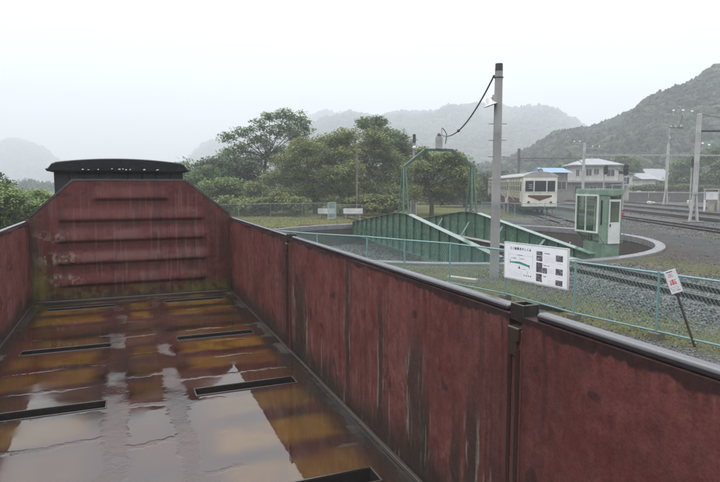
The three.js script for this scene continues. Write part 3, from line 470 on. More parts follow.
function fence(pts, label, { h = 1.17, low = 0.08, cell = 0.066, wire = 0.0033, r = 0.022, foot = true, mat = mTeal, wireMat = mTealWire } = {}) {
  const o = thing('chain_link_fence', label, 'fence', [pts[0][0], 0, -pts[0][1]]), P = pts.map(([x, d]) => V(x - pts[0][0], 0, -d + pts[0][1]));
  P.forEach((p, i) => {
    obj('post', bar(p.clone().setY(0), p.clone().setY(h), r, r, 10), mat, o);
    if (foot) { const a = P[Math.min(i + 1, P.length - 1)].clone().sub(P[Math.max(i - 1, 0)]); obj('footing', box(0.2, 0.22, 0.2, p.x, 0.0, p.z, Math.atan2(-a.z, a.x), 0.012), mConcDark, o); }
    if (i) {
      const q = P[i - 1], n = p.clone().sub(q).normalize(), a = q.clone().addScaledVector(n, r), b = p.clone().addScaledVector(n, -r);
      obj('top_rail', bar(a.clone().setY(h - 0.03), b.clone().setY(h - 0.03), r * 0.85, r * 0.85, 8), mat, o);
      obj('bottom_rail', bar(a.clone().setY(low + 0.05), b.clone().setY(low + 0.05), r * 0.8, r * 0.8, 8), mat, o);
      tag(obj('wire_mesh', chainLink(a, b, low + 0.06, h - 0.04, cell, wire), wireMat, o), null, null, null, 'stuff');
    }
  });
  return o;
}
const mConcDark = M(0.12, 0.11, 0.085, 0.8, { bumpMap: tFine, bumpScale: 0.006 });
fence(fencePts, 'light teal chain link fence running beside the red wagon to the pit');
const mFarTeal = M(0.15, 0.19, 0.18, 0.6), gp = (px, y) => { const g = gnd(px, y); return [g.x, -g.z]; };
fence([[-12.5, 38.5], [-10.6, 39.6], [-8.6, 40.8], [-6.5, 41.8], [-4.3, 42.8], [-2.35, 43.4]], 'weathered grey green chain link fence under the trees at the left of the pit', { h: 1.25, cell: 0.1, wire: 0.003, foot: false, mat: mFarTeal, wireMat: mFarTeal });
fence([[-1.8, 43.6], [0.2, 44.2]], 'short chain link fence length behind the two white benches', { h: 1.1, cell: 0.1, wire: 0.003, foot: false, mat: mFarTeal, wireMat: mFarTeal });
fence([[9.2, 43.5], [11.1, 41.3], [13.2, 41.1], [15.3, 40.9], [17.2, 40.4]], 'teal chain link fence in front of the cream and maroon train', { h: 1.3, cell: 0.1, wire: 0.003, foot: false });
{ // the open gate leaf
  const g = thing('fence_gate', 'pale teal chain link gate leaf standing open between the white benches', 'gate', [-2.3, 0, -41.4], 1.1), m = M(0.28, 0.37, 0.37, 0.5);
  obj('gate_frame', [bar(V(0, 0.1, 0), V(0, 1.3, 0), 0.03), bar(V(1.1, 0.1, 0), V(1.1, 1.3, 0), 0.03), bar(V(0, 1.3, 0), V(1.1, 1.3, 0), 0.025), bar(V(0, 0.15, 0), V(1.1, 0.15, 0), 0.025), bar(V(0, 0, 0), V(0, 0.1, 0), 0.03)], m, g);
  tag(obj('wire_mesh', chainLink(V(0, 0, 0), V(1.1, 0, 0), 0.15, 1.3, 0.06, 0.006), m, g), null, null, null, 'stuff');
}
for (const [px, w, lab] of [[326.5, 1.32, 'white slatted bench left of the open gate leaf, under the trees'], [353, 1.45, 'white slatted bench right of the open gate leaf, by the wooden pole']]) {
  const p = gnd(px, 219.5), b = thing('white_bench', lab, 'bench', p.toArray(), -0.05, 'white benches under the trees');
  for (let k = 0; k < 3; k++) obj('back_slat', box(w, 0.11, 0.03, 0, 0.5 + k * 0.13, -0.18, 0, 0.006), mWhite, b);
  for (let k = 0; k < 3; k++) obj('seat_slat', box(w, 0.03, 0.11, 0, 0.4, -0.1 + k * 0.13), mWood, b);
  for (const s of [-1, 1]) obj('leg', [box(0.05, 0.84, 0.04, s * (w / 2 - 0.2), 0.42, -0.215), box(0.05, 0.38, 0.05, s * (w / 2 - 0.2), 0.19, 0.16)], mGrey, b);
}

// ---------------------------------------------------------------- information board and small warning sign
{
  const c = document.createElement('canvas'); c.width = 1280; c.height = 520; const x = c.getContext('2d'); x.fillStyle = '#dfe0e4'; x.fillRect(0, 0, 1280, 520);
  x.strokeStyle = '#26262c'; x.lineCap = 'round';
  const glyphs = { // strokes in a 10 x 10 box
    mi: [[[2, 1], [8, 2.5]], [[2, 4.5], [8, 6]], [[2, 8], [8, 9.5]]], ni: [[[2, 3], [8, 3]], [[1, 8], [9, 8]]],
    ten: [[[0, 2], [5, 2]], [[0.5, 4], [4.5, 4], [4.5, 7], [0.5, 7], [0.5, 4]], [[0.5, 5.5], [4.5, 5.5]], [[0, 8.3], [5, 8.3]], [[2.5, 0.5], [2.5, 10]], [[6, 2.5], [9.5, 2.5]], [[5.5, 5], [10, 5]], [[7.5, 5], [6.2, 8.8], [9.5, 8.4]], [[8.6, 7], [9.8, 9.6]]],
    sha: [[[1, 1.8], [9, 1.8]], [[1.8, 3.4], [8.2, 3.4], [8.2, 7], [1.8, 7], [1.8, 3.4]], [[1.8, 5.2], [8.2, 5.2]], [[0.5, 8.4], [9.5, 8.4]], [[5, 0.3], [5, 10]]],
    dai: [[[5, 0.5], [2, 4], [8, 3.6]], [[6.8, 2], [9, 4.4]], [[2.2, 5.6], [7.8, 5.6], [7.8, 9.4], [2.2, 9.4], [2.2, 5.6]]],
    no: [[[5.3, 1.8], [4.6, 6], [2.6, 8], [1.2, 6.4], [2, 3.2], [5, 1.5], [8.2, 3], [8.8, 6], [6, 9]]], shi: [[[3, 1], [3, 7.5], [5, 9.2], [8.4, 7]]], ku: [[[7, 1], [3, 5], [7, 9.2]]],
    mim: [[[2.5, 2], [6, 2], [3.6, 7.5], [1.8, 8.4], [1.2, 6.8], [3, 5.4], [9.2, 7]], [[7.8, 4], [7.4, 7], [5.8, 9.4]]],
  };
  const put = (g, X, Y, s, lw) => { x.lineWidth = lw; for (const st of glyphs[g]) { x.beginPath(); st.forEach(([a, b], i) => (i ? x.lineTo(X + a * s, Y + b * s) : x.moveTo(X + a * s, Y + b * s))); x.stroke(); } };
  ['mi', 'ni', 'ten', 'sha', 'dai', 'no', 'shi', 'ku', 'mim'].forEach((g, i) => put(g, 120 + i * 52, 44, 4.3, 7));
  const line = (x0, y0, x1, y1, w = 2, s = '#55555c') => { x.strokeStyle = s; x.lineWidth = w; x.beginPath(); x.moveTo(x0, y0); x.lineTo(x1, y1); x.stroke(); };
  line(90, 120, 90, 330, 3); line(610, 130, 610, 330, 3); line(90, 160, 280, 160, 2); line(400, 160, 610, 160, 2); line(330, 175, 330, 235, 3); line(130, 225, 280, 225, 1);
  const bits = (x0, y0, x1, w = 5, s = '#77777e') => { for (let a = x0; a < x1; a += 11) { if (rnd() < 0.12) continue; line(a, y0 + rr(-2, 2), a + rr(3, 8), y0 + rr(-2, 2), w, s); } };
  bits(290, 160, 390, 10, '#4c4c52'); bits(150, 212, 260, 9, '#3f3f46'); bits(350, 212, 430, 9, '#3f3f46'); bits(390, 360, 470, 7); 
  x.fillStyle = '#2c8672'; x.beginPath(); x.moveTo(120, 270); x.lineTo(330, 255); x.lineTo(545, 290); x.lineTo(545, 320); x.lineTo(330, 290); x.lineTo(120, 288); x.fill();
  x.fillStyle = '#3a3a42'; x.fillRect(118, 240, 12, 62); x.fillRect(540, 285, 14, 50); x.beginPath(); x.moveTo(330, 312); x.lineTo(305, 362); x.lineTo(355, 362); x.fill();
  for (let k = 0; k < 4; k++) bits(100, 400 + k * 24, 400, 4, '#9a9aa2'); x.fillStyle = '#3a3a42'; x.fillRect(505, 380, 6, 50); for (let k = 0; k < 4; k++) { x.beginPath(); x.arc(440 + k * 45, 448, 11, 0, 7); x.fill(); }
  const photo = (X, Y, w, h) => { x.fillStyle = '#3e3a42'; x.fillRect(X, Y, w, h); for (let k = 0; k < 60; k++) { const v = Math.floor(rr(30, 190)); x.fillStyle = `rgba(${v},${v - 4},${v + 4},0.55)`; x.fillRect(X + rr(0, w * 0.8), Y + rr(0, h * 0.85), rr(6, w * 0.3), rr(3, h * 0.22)); } };
  photo(690, 65, 120, 55); photo(690, 128, 120, 75); photo(690, 225, 120, 140); photo(815, 290, 90, 75); photo(690, 385, 115, 110); photo(1070, 90, 130, 85); photo(1070, 275, 130, 85); photo(1070, 430, 130, 75);
  bits(850, 85, 960, 10, '#3f3f46'); bits(840, 255, 960, 10, '#3f3f46'); bits(840, 410, 900, 10, '#3f3f46'); for (const [a, b] of [[110, 4], [280, 3], [435, 4]]) for (let k = 0; k < b; k++) bits(915 - (a < 200 ? 65 : 0), a + 22 + k * 22, 1050, 4, '#9a9aa2');
  for (const [a, b] of [[195, 1], [375, 1]]) bits(1100, a + 12, 1190, 4, '#77777e');
  const t = new THREE.CanvasTexture(c); t.colorSpace = THREE.SRGBColorSpace;
  // the board hangs on the wagon side of the fence, its top edge tilted with the slope of the fence
  const pA = at(509.5, 241.5, 13.0), pB = at(573.5, 249.5, 11.25), pC = at(570.5, 289, 11.25), pD = at(507, 277, 13.0);
  const mid = pA.clone().add(pB).add(pC).add(pD).multiplyScalar(0.25), dx = pB.clone().sub(pA), W = Math.hypot(dx.x, dx.z), H = 0.8, turn = Math.atan2(-dx.z, dx.x);
  mid.addScaledVector(V(-dx.z / W, 0, dx.x / W), 0.09);
  const o = thing('information_board', 'white information board with a title, a green bridge diagram and small photos, on the fence', 'sign', [mid.x, mid.y - H / 2, mid.z], turn);
  o.rotation.z = Math.asin(clamp((pB.y - pA.y + pC.y - pD.y) / 2 / W, -0.2, 0.2));
  obj('panel', box(W, H, 0.025, 0, H / 2, -0.0), mWhite, o);
  const face = new THREE.PlaneGeometry(W - 0.03, H - 0.03).translate(0, H / 2, 0.0165), fm = new THREE.MeshPhysicalMaterial({ map: t, roughness: 0.4 }); obj('printed_face', face, fm, o, true);
  obj('edge_frame', [box(W + 0.02, 0.018, 0.035, 0, H + 0.004, 0), box(W + 0.02, 0.018, 0.035, 0, -0.004, 0), box(0.018, H, 0.035, -W / 2 - 0.004, H / 2, 0), box(0.018, H, 0.035, W / 2 + 0.004, H / 2, 0)], mWhite, o);
  obj('bracket', [box(0.04, 0.03, 0.08, -W / 2 + 0.15, H - 0.1, -0.05), box(0.04, 0.03, 0.08, W / 2 - 0.15, H - 0.1, -0.05), box(0.04, 0.03, 0.08, W / 2 - 0.15, 0.1, -0.05), box(0.04, 0.03, 0.08, -W / 2 + 0.15, 0.1, -0.05)], mGrey, o);
}
{
  const c = document.createElement('canvas'); c.width = 200; c.height = 440; const x = c.getContext('2d'); x.fillStyle = '#dcdcde'; x.fillRect(0, 0, 200, 440);
  x.fillStyle = '#26262a'; x.fillRect(30, 14, 110, 16);
  const K = (X, Y, s, col, w) => { x.strokeStyle = col; x.lineWidth = w; for (const st of [[[0, 2], [10, 2]], [[5, 0], [5, 10]], [[1, 5], [9, 5]], [[1, 8], [9, 8]], [[1, 5], [1, 10]], [[9, 5], [9, 10]]]) { x.beginPath(); st.forEach(([a, b], i) => (i ? x.lineTo(X + a * s, Y + b * s) : x.moveTo(X + a * s, Y + b * s))); x.stroke(); } };
  K(45, 50, 8, '#b9807e', 9); K(35, 170, 11, '#c2332e', 15); x.strokeStyle = '#b9807e'; x.lineWidth = 7; x.strokeRect(25, 320, 120, 40); x.fillStyle = '#55555a'; x.fillRect(110, 385, 60, 14); x.fillRect(30, 385, 50, 8);
  const t = new THREE.CanvasTexture(c); t.colorSpace = THREE.SRGBColorSpace;
  const top = at(668.5, 270, 9.1), foot = gnd(697, 347), o = thing('warning_sign', 'small white sign with red characters on a leaning stake behind the fence', 'sign', foot.toArray());
  const d = top.clone().sub(foot).setY(0), L = top.clone().sub(foot).length(), dir = top.clone().sub(foot).normalize();
  obj('stake', beam(V(0, -0.1, 0), dir.clone().multiplyScalar(L - 0.03), 0.03, 0.025), M(0.06, 0.045, 0.04, 0.7), o);
  const P = new THREE.Group(); const zf = V(-0.35, 0.1, 1).normalize(), xf = dir.clone().cross(zf).normalize(), zz = xf.clone().cross(dir).normalize(); const m4 = new THREE.Matrix4().makeBasis(xf, dir, zz).setPosition(dir.clone().multiplyScalar(L - 0.2).addScaledVector(zz, 0.025));
  obj('plate', box(0.18, 0.4, 0.012, 0, 0, 0).applyMatrix4(m4), mWhite, o); obj('printed_face', new THREE.PlaneGeometry(0.172, 0.392).translate(0, 0, 0.009).applyMatrix4(m4), new THREE.MeshPhysicalMaterial({ map: t, roughness: 0.4 }), o, true);
}

// ---------------------------------------------------------------- poles, signals, wires
{ // the tall concrete pole beside the fence
  const p = gnd(494, 278), h = 5.92, o = thing('concrete_pole', 'tall grey concrete pole with a bell lamp, standing just behind the fence', 'utility pole', p.toArray());
  obj('pole', bar(V(0, -0.05, 0), V(0, h - 0.2, 0), 0.135, 0.105, 20), mConcPole, o); obj('pole_cap', bar(V(0, h - 0.2, 0), V(0, h, 0), 0.106, 0.1, 20), mBlack, o);
  for (const [y, s] of [[4.3, 1], [3.85, -1], [3.4, 1]]) obj('step_bolt', bar(V(-0.25, y, 0.02), V(0.25, y, 0.02), 0.008), mBlack, o);
  const lg = new THREE.LatheGeometry([[0.03, 0.22], [0.07, 0.2], [0.1, 0.08], [0.19, 0], [0.18, -0.01], [0.02, 0.06]].map((q) => new THREE.Vector2(...q)), 20); const l = obj('bell_lamp', lg.rotateZ(0.35).translate(-0.22, 4.8, 0.05), mWhite, o);
  obj('lamp_bracket', [bar(V(-0.08, 5.0, 0.02), V(-0.2, 5.0, 0.05), 0.02), box(0.1, 0.2, 0.12, -0.11, 4.98, 0.03)], mGrey, o); obj('cable_clamp', [new THREE.TorusGeometry(0.115, 0.015, 6, 20).rotateX(Math.PI / 2).translate(0, 5.55, 0), bar(V(-0.1, 5.55, 0), V(-0.16, 5.6, 0), 0.02)], mBlack, o);
  const a = p.clone().add(V(-0.13, 5.6, 0)), b = V(TC.x, 5.1, TC.z), pts = []; for (let k = 0; k <= 12; k++) { const t = k / 12, q = a.clone().lerp(b, t); q.y -= 0.75 * 4 * t * (1 - t) * 0.9; pts.push(q); }
  const c = thing('feeder_cable', 'slack black cable from the concrete pole to the collector frame', 'cable', a.toArray()); const lp = pts.map((q) => q.sub(a));
  obj('cable', tube(lp, 0.024, 40, 8), mBlack, c); obj('cable_joint', [new THREE.SphereGeometry(0.06, 10, 8).translate(...lp[6].toArray()), tube([lp[11], lp[12].clone().add(V(0.15, 0.25, 0.1)), lp[12].clone().add(V(0.35, -0.05, 0.1)), lp[12].clone().add(V(0.3, -0.5, 0.1))], 0.022, 16)], mBlack, c);
}
function pole(px, pyBase, pyTop, r, name, label, mat, extra, depth) {
  const p = depth ? at(px, 184, depth).setY(0) : gnd(px, pyBase), d = -p.z, h = EYE + (184 - pyTop) / 577 * d, o = thing(name, label, 'utility pole', p.toArray());
  obj('pole', bar(V(0, -0.1, 0), V(0, h, 0), r * 1.15, r * 0.85, 14), mat, o); extra?.(o, h, d); return o;
}
pole(413.5, 216, 135, 0.13, 'utility_pole', 'grey pole with a white collar seen through the green collector arch', mConcPole, (o, h) => { obj('insulator', [new THREE.SphereGeometry(0.16, 10, 8).translate(0, h - 1.1, 0.1)], mWhite, o); obj('pole_top', bar(V(0, h - 0.7, 0), V(0, h, 0), 0.14, 0.13, 12), mBlack, o); for (const s of [-0.24, 0.2]) obj('guard_post', box(0.08, 1.3, 0.08, s, 0.65, 0.1), mWhite, o); obj('cross_bar', box(0.6, 0.05, 0.05, 0, h - 0.45, 0), mBlack, o); });
pole(357, 217, 148, 0.075, 'utility_pole', 'thin brown wooden pole in front of the spreading trees', M(0.13, 0.11, 0.1, 0.8), (o, h) => obj('cross_bar', box(0.5, 0.06, 0.06, 0.05, h - 0.15, 0), mGrey, o));
const wires = [];
const catPole = (px, py, top, label, ext) => {
  const p = gnd(px, py), d = -p.z, h = EYE + (184 - top) / 577 * d, o = thing('catenary_pole', label, 'catenary pole', p.toArray(), 0, 'white concrete catenary poles in the yard');
  obj('pole', [box(0.26, h - 1.9, 0.26, 0, 1.9 + (h - 1.9) / 2, 0, 0, 0.05)], mPoleWhite, o); for (const s of [-1, 1]) obj('leg', beam(V(s * 0.28, -0.1, 0), V(s * 0.065, 2.0, 0), 0.15, 0.13), mPoleWhite, o);
  obj('foot_block', box(1.1, 0.2, 0.7, 0, 0.02, 0, 0, 0.02), mConcDark, o); ext?.(o, h, d); return [p, h];
};
const insul = (x, y, z) => [new THREE.SphereGeometry(0.09, 8, 6).translate(x, y, z), bar(V(x, y - 0.2, z), V(x, y, z), 0.025)];
const [cp1, ch1] = catPole(693, 223, 115, 'nearest white catenary pole with a black crossarm, standing between the yard tracks', (o, h) => {
  obj('crossarm', box(4.2, 0.12, 0.1, 2.0, h - 1.15, 0), mBlack, o); obj('insulator', [...insul(0.25, h - 2.0, 0.1), ...insul(0.7, h - 2.1, 0.1), ...insul(-0.45, h + 0.15, -0.1), ...insul(-1.05, h + 0.2, -0.1), ...insul(-1.7, h + 0.2, -0.1)], mWhite, o); obj('top_arm', box(1.9, 0.05, 0.05, -0.85, h - 0.06, -0.1), mGrey, o);
});
const [cp2, ch2] = catPole(665, 205.5, 144, 'white catenary pole with a thin steel extension, near the dark platform wall', (o, h) => {
  obj('pole_extension', bar(V(0, h - 0.3, 0), V(0.05, h + 1.9, 0), 0.07), mGrey, o); obj('crossarm', [box(1.6, 0.08, 0.08, 0.75, h + 1.9, 0), box(0.7, 0.06, 0.06, 0.3, h + 1.2, 0)], mBlack, o); obj('insulator', [...insul(0.2, h + 2.1, 0), ...insul(0.8, h + 2.1, 0), ...insul(1.4, h + 2.1, 0), ...insul(0.1, h + 0.7, 0.1)], mWhite, o);
});
const cp3 = at(582.8, 184, 62).setY(0), ch3 = EYE + (184 - 144) / 577 * 62;
{ const o = thing('catenary_pole', 'white catenary pole standing before the two storey house', 'catenary pole', cp3.toArray(), 0, 'white concrete catenary poles in the yard'); obj('pole', box(0.24, ch3 + 0.1, 0.24, 0, ch3 / 2, 0, 0, 0.04), mPoleWhite, o); obj('crossarm', [box(2, 0.06, 0.06, 0.9, ch3 - 0.5, 0), box(1.2, 0.06, 0.06, -0.6, ch3 + 0.02, 0)], mGrey, o); obj('insulator', [...insul(-0.5, ch3 + 0.2, 0), ...insul(-1.1, ch3 + 0.2, 0), ...insul(0.9, ch3 - 0.3, 0), ...insul(1.6, ch3 - 0.3, 0)], mWhite, o); }
{ // portal beams across the tracks
  const by = (184 - 155.4) / 577 * 62 + EYE, a = cp3.clone().setY(by), b = at(760, 155.4, 62), o = thing('catenary_beam', 'long slim steel beam spanning the yard from the pole before the house', 'beam', a.toArray());
  obj('beam', beam(V(0, 0, 0.1), b.clone().sub(a).add(V(0, 0, 0.1)), 0.14, 0.16), mGrey, o); const e = thing('catenary_mast', 'grey steel mast carrying the far end of the yard beam', 'mast', [b.x, 0, b.z]); obj('mast', box(0.3, by + 0.6, 0.3, 0, (by + 0.6) / 2, 0), mPoleWhite, e); obj('foot_block', box(0.8, 0.2, 0.8, 0, 0.05, 0), mConcDark, e);
  const d2 = 72, y2 = EYE + (184 - 158.7) / 577 * d2, m = at(518, 184, d2).setY(0), h2 = EYE + (184 - 149) / 577 * d2, q = at(584, 184, d2).setY(y2);
  const mm = thing('catenary_mast', 'dark steel mast behind the train roof, carrying a trussed beam', 'mast', m.toArray()); obj('mast', box(0.28, h2, 0.28, 0, h2 / 2, 0), M(0.1, 0.1, 0.1, 0.7), mm);
  const tb = thing('catenary_beam', 'dark trussed beam crossing above the train behind its roof', 'beam', [m.x, y2, m.z]), D = q.x - m.x, zg = q.z - m.z, gs = [beam(V(0, 0, 0.2), V(D, 0, zg + 0.2), 0.1, 0.12)];
  obj('beam', gs, M(0.1, 0.1, 0.1, 0.7), tb); for (const k of [0.18, 0.5, 0.62, 0.85]) obj('brace', beam(V(D * k, 0, 0.2), V(D * (k + (k === 0.5 ? -0.16 : 0.12)), -0.75, 0.2), 0.06, 0.06), M(0.1, 0.1, 0.1, 0.7), tb);
}
function signal(px, pyHead, depth, label) {
  const p = at(px, 184, depth).setY(0), y = EYE + (184 - pyHead) / 577 * depth, o = thing('railway_signal', label, 'signal', p.toArray(), 0, 'black headed signals in the yard');
  obj('post', bar(V(0, -0.1, 0), V(0, y + 0.4, 0), 0.08, 0.07, 10), mGrey, o);
  const s = new THREE.Shape(); s.absarc(0, 0.3, 0.25, 0, Math.PI); s.absarc(0, -0.3, 0.25, Math.PI, 2 * Math.PI); obj('signal_head', new THREE.ExtrudeGeometry(s, { depth: 0.08, bevelEnabled: false, curveSegments: 10 }).translate(0.1, y, 0.12), mBlack, o);
  for (const dy of [-0.3, 0.02, 0.34]) obj('lens_hood', [new THREE.CylinderGeometry(0.09, 0.1, 0.22, 12, 1, true).rotateX(Math.PI / 2).translate(0.1, y + dy, 0.32)], mBlack, o);
}
signal(603.5, 170, 66, 'black signal head on a slim post in front of the house'); signal(623.2, 170, 56, 'black signal head on a post directly above the green cabin'); signal(690.5, 163, 62, 'black signal head just left of the nearest catenary pole');
function wire(a, b, sag, label) { const pts = []; for (let k = 0; k <= 8; k++) { const t = k / 8; pts.push(a.clone().lerp(b, t).add(V(0, -sag * 4 * t * (1 - t), 0)).sub(a)); } const w = obj('overhead_wire', tube(pts, 0.02, 16, 5), mWire); w.position.copy(a); tag(w, label, 'wire'); }
wire(cp1.clone().add(V(0, ch1, 0)), cp1.clone().add(V(14, ch1 - 1.5, -2)), 0.2, 'thin wire running off from the top of the nearest catenary pole');
wire(cp2.clone().add(V(0.8, ch2 + 2, 0)), cp1.clone().add(V(-1.05, ch1 + 0.2, 0)), 0.5, 'thin wire from the extended pole to the left arm of the nearest pole');
wire(cp3.clone().add(V(-0.5, ch3 + 0.2, 0)), at(660, 152, 110), 0.5, 'thin wire from the pole before the house towards the far roofs');
wire(cp2.clone().add(V(1.4, ch2 + 2, 0)), at(735, 127, 60), 0.4, 'thin wire from the extended pole off past the nearest pole');
wire(at(497, 158, 72), at(575, 157.5, 72), 0.35, 'thin contact wire above the roof of the train');

// ---------------------------------------------------------------- train
const gLens = new THREE.MeshPhysicalMaterial({ color: 0x8a8676, roughness: 0.1 });
{
  const dir = V(-0.124, 0, 0.992), turn = Math.atan2(dir.x, dir.z), w = 1.375, L = 19.6, y0 = 0.76, y1 = 3.28;
  const T = thing('railcar', 'cream and maroon railcar with three front windows and a maroon chevron, facing the turntable', 'train car', at(540, 184, 48).setY(0).toArray(), turn);
  const mSkin = M(0.42, 0.39, 0.3, 0.4, { roughnessMap: tRough }), mFront = M(0.58, 0.565, 0.51, 0.4);
  obj('body', [box(w * 2, 1.9, L, 0, y1 - 0.95, -L / 2, 0, 0.06)], mSkin, T); obj('lower_band', [box(w * 2 + 0.012, 0.64, L - 0.3, 0, y0 + 0.3, -L / 2 - 0.12, 0, 0.03)], mMaroon, T);
  obj('front_plate', [box(w * 2 + 0.02, y1 - y0 - 0.01, 0.08, 0, (y0 + y1) / 2, 0.02, 0, 0.03), box(w * 2 + 0.03, y1 - y0 - 0.01, 0.6, 0, (y0 + y1) / 2, -0.3, 0, 0.03)], mFront, T);
  const rp = []; for (let k = 0; k <= 16; k++) { const x = lerp(1.44, -1.44, k / 16); rp.push([x, y1 + 0.4 * (1 - Math.pow(Math.abs(x) / 1.44, 2.4))]); } rp.push([-1.44, y1 - 0.06], [1.44, y1 - 0.06]);
  obj('roof', extr(rp, L, 0.02).translate(0, 0, -L + 0.06), M(0.3, 0.29, 0.29, 0.2, { roughnessMap: tRough }), T);
  for (const [x, ww] of [[-0.87, 0.66], [0.02, 0.94], [0.89, 0.62]]) { const f = obj('front_window', [box(ww + 0.1, 0.06, 0.03, x, 2.95, 0.07), box(ww + 0.1, 0.06, 0.03, x, 1.99, 0.07), box(0.05, 0.9, 0.03, x - ww / 2 - 0.025, 2.47, 0.07), box(0.05, 0.9, 0.03, x + ww / 2 + 0.025, 2.47, 0.07)], mWhite, T); obj('pane', box(ww, 0.9, 0.01, x, 2.47, 0.067), mGlass, f); if (x < -0.5) obj('blind', [0, 1, 2].map((k) => box(0.3, 0.05, 0.012, x + 0.1, 2.3 + k * 0.15, 0.075)), mGrey, f); }
  obj('chevron', extr([[-0.97, 1.72], [0.97, 1.72], [0.97, 1.58], [0.55, 1.46], [0, 1.25], [-0.55, 1.46], [-0.97, 1.58]], 0.015).translate(0, 0, 0.055), mMaroon, T);
  obj('headlight', [new THREE.CylinderGeometry(0.2, 0.2, 0.3, 18).rotateX(Math.PI / 2).translate(0, 3.72, -0.1), box(0.7, 0.2, 0.5, 0, 3.58, -0.25, 0, 0.04)], mBlack, T); obj('headlight_lens', new THREE.CylinderGeometry(0.15, 0.15, 0.03, 18).rotateX(Math.PI / 2).translate(0, 3.72, 0.06), gLens, T);
  for (const s of [-1, 1]) obj('marker_light', new THREE.CylinderGeometry(0.1, 0.12, 0.06, 14).rotateX(Math.PI / 2).translate(s * 0.9, 1.12, 0.08), M(0.06, 0.03, 0.03, 0.3), T);
  obj('coupler', [box(0.25, 0.26, 0.6, 0, 0.66, 0.25, 0, 0.04), box(0.42, 0.34, 0.2, 0, 0.66, 0.55, 0, 0.04)], mBlack, T); obj('buffer_beam', [box(2.5, 0.2, 0.15, 0, 0.66, 0.0), box(0.06, 0.5, 0.06, 0.6, 0.5, 0.15), box(0.06, 0.45, 0.06, -0.55, 0.5, 0.15), box(0.05, 0.5, 0.05, 1.0, 0.5, 0.15)], mBlack, T);
  for (const s of [-1, 1]) {
    const x = s * (w + 0.008);
    for (const z of [-1.1, -18.3, -9.6]) { const d = obj('side_door', [box(0.03, 1.95, 0.9, x, 2.1, z)], mFront, T); obj('door_pane', box(0.012, 0.8, 0.6, x + s * 0.018, 2.45, z), mGlass, d); }
    for (let k = 0; k < 14; k++) { const z = -2.3 - k * 1.12 - (k > 5 ? 0.95 : 0); const f = obj('side_window', [box(0.03, 0.05, 0.96, x, 2.92, z), box(0.03, 0.05, 0.96, x, 2.02, z), box(0.03, 0.04, 0.9, x, 2.5, z), box(0.03, 0.86, 0.05, x, 2.47, z - 0.45), box(0.03, 0.86, 0.05, x, 2.47, z + 0.45)], mFront, T); obj('pane', box(0.012, 0.85, 0.86, x + s * 0.002, 2.47, z), M(0.1, 0.1, 0.085, 0.1, { map: null }), f); }
    obj('belt_rail', [box(0.025, 0.05, L - 0.7, x, 1.36, -L / 2 - 0.1)], mMaroon, T);
  }
  for (const z of [-3, -16.6]) { obj('bogie', [box(0.15, 0.3, 2.8, -0.95, 0.55, z), box(0.15, 0.3, 2.8, 0.95, 0.55, z), box(2, 0.25, 0.4, 0, 0.6, z)], mBlack, T); for (const dz of [-1.05, 1.05]) obj('wheelset', [-0.55, 0.55].map((x) => new THREE.CylinderGeometry(0.43, 0.43, 0.13, 20).rotateZ(Math.PI / 2).translate(x, 0.585, z + dz)), mRail, T); }
  obj('underfloor_gear', [box(1.6, 0.5, 2.4, 0, 0.48, -7), box(1.4, 0.45, 1.8, 0, 0.5, -11.5), box(2.2, 0.2, L - 0.8, 0, 0.7, -L / 2)], mBlack, T);
  const T2 = T.clone(); T2.name = numbered('railcar'); scene.add(T2); T2.position.addScaledVector(dir, -20.3); T2.userData = { label: 'second cream and maroon railcar, coupled behind the one facing the turntable', category: 'train car' };
}
{ // boarding steps and a white notice by the train
  const p = gnd(511, 213), o = thing('boarding_steps', 'wooden steps with a handrail leading up to the side of the train', 'steps', p.toArray(), 0.5);
  for (let k = 0; k < 5; k++) obj('tread', box(0.8, 0.05, 0.26, 0, 0.2 + k * 0.2, -k * 0.24), mWood, o); for (const s of [-0.4, 0.4]) { obj('stringer', beam(V(s, 0.05, 0.15), V(s, 1.05, -1.1), 0.05, 0.16), mWood, o); obj('handrail', [beam(V(s, 1.0, 0.1), V(s, 2.0, -1.1), 0.04, 0.05), bar(V(s, 0.2, 0.05), V(s, 1.0, 0.05), 0.02), bar(V(s, 1.1, -1.05), V(s, 1.95, -1.05), 0.02)], mGrey, o); }
  const q = gnd(505, 213.5), n = thing('notice_post', 'white notice plate on two pale posts beside the train steps', 'sign', q.toArray()); obj('plate', box(0.2, 0.5, 0.03, 0.05, 1.2, 0.06, 0, 0.005), mWhite, n); for (const s of [-0.1, 0.22]) obj('post', bar(V(s, 0, 0), V(s, s < 0 ? 1.0 : 1.45, 0), 0.035), mPoleWhite, n);
}

// ---------------------------------------------------------------- houses, wall, hedge, hut
function gable(w, d, h, over) { const g = extr([[-w / 2 - over, 0], [w / 2 + over, 0], [0, h]], d + over * 2).translate(0, 0, -d / 2 - over); return g; }
function hipRoof(w, d, h, over, ridge) {
  const W = w / 2 + over, D = d / 2 + over, r = ridge / 2, P = [[-W, 0, D], [W, 0, D], [W, 0, -D], [-W, 0, -D], [-r, h, 0], [r, h, 0]], t = -0.18, Q = P.slice(0, 4).map(([x, , z]) => [x, t, z]), A = [...P, ...Q], f = [[0, 1, 5], [0, 5, 4], [1, 2, 5], [2, 3, 4], [2, 4, 5], [3, 0, 4], [6, 7, 1], [6, 1, 0], [7, 8, 2], [7, 2, 1], [8, 9, 3], [8, 3, 2], [9, 6, 0], [9, 0, 3], [9, 8, 7], [9, 7, 6]];
  const g = new THREE.BufferGeometry(); g.setAttribute('position', new THREE.Float32BufferAttribute(f.flat().flatMap((i) => A[i]), 3)); g.computeVertexNormals(); g.setAttribute('uv', new THREE.Float32BufferAttribute(new Float32Array(f.length * 6), 2)); return g;
}
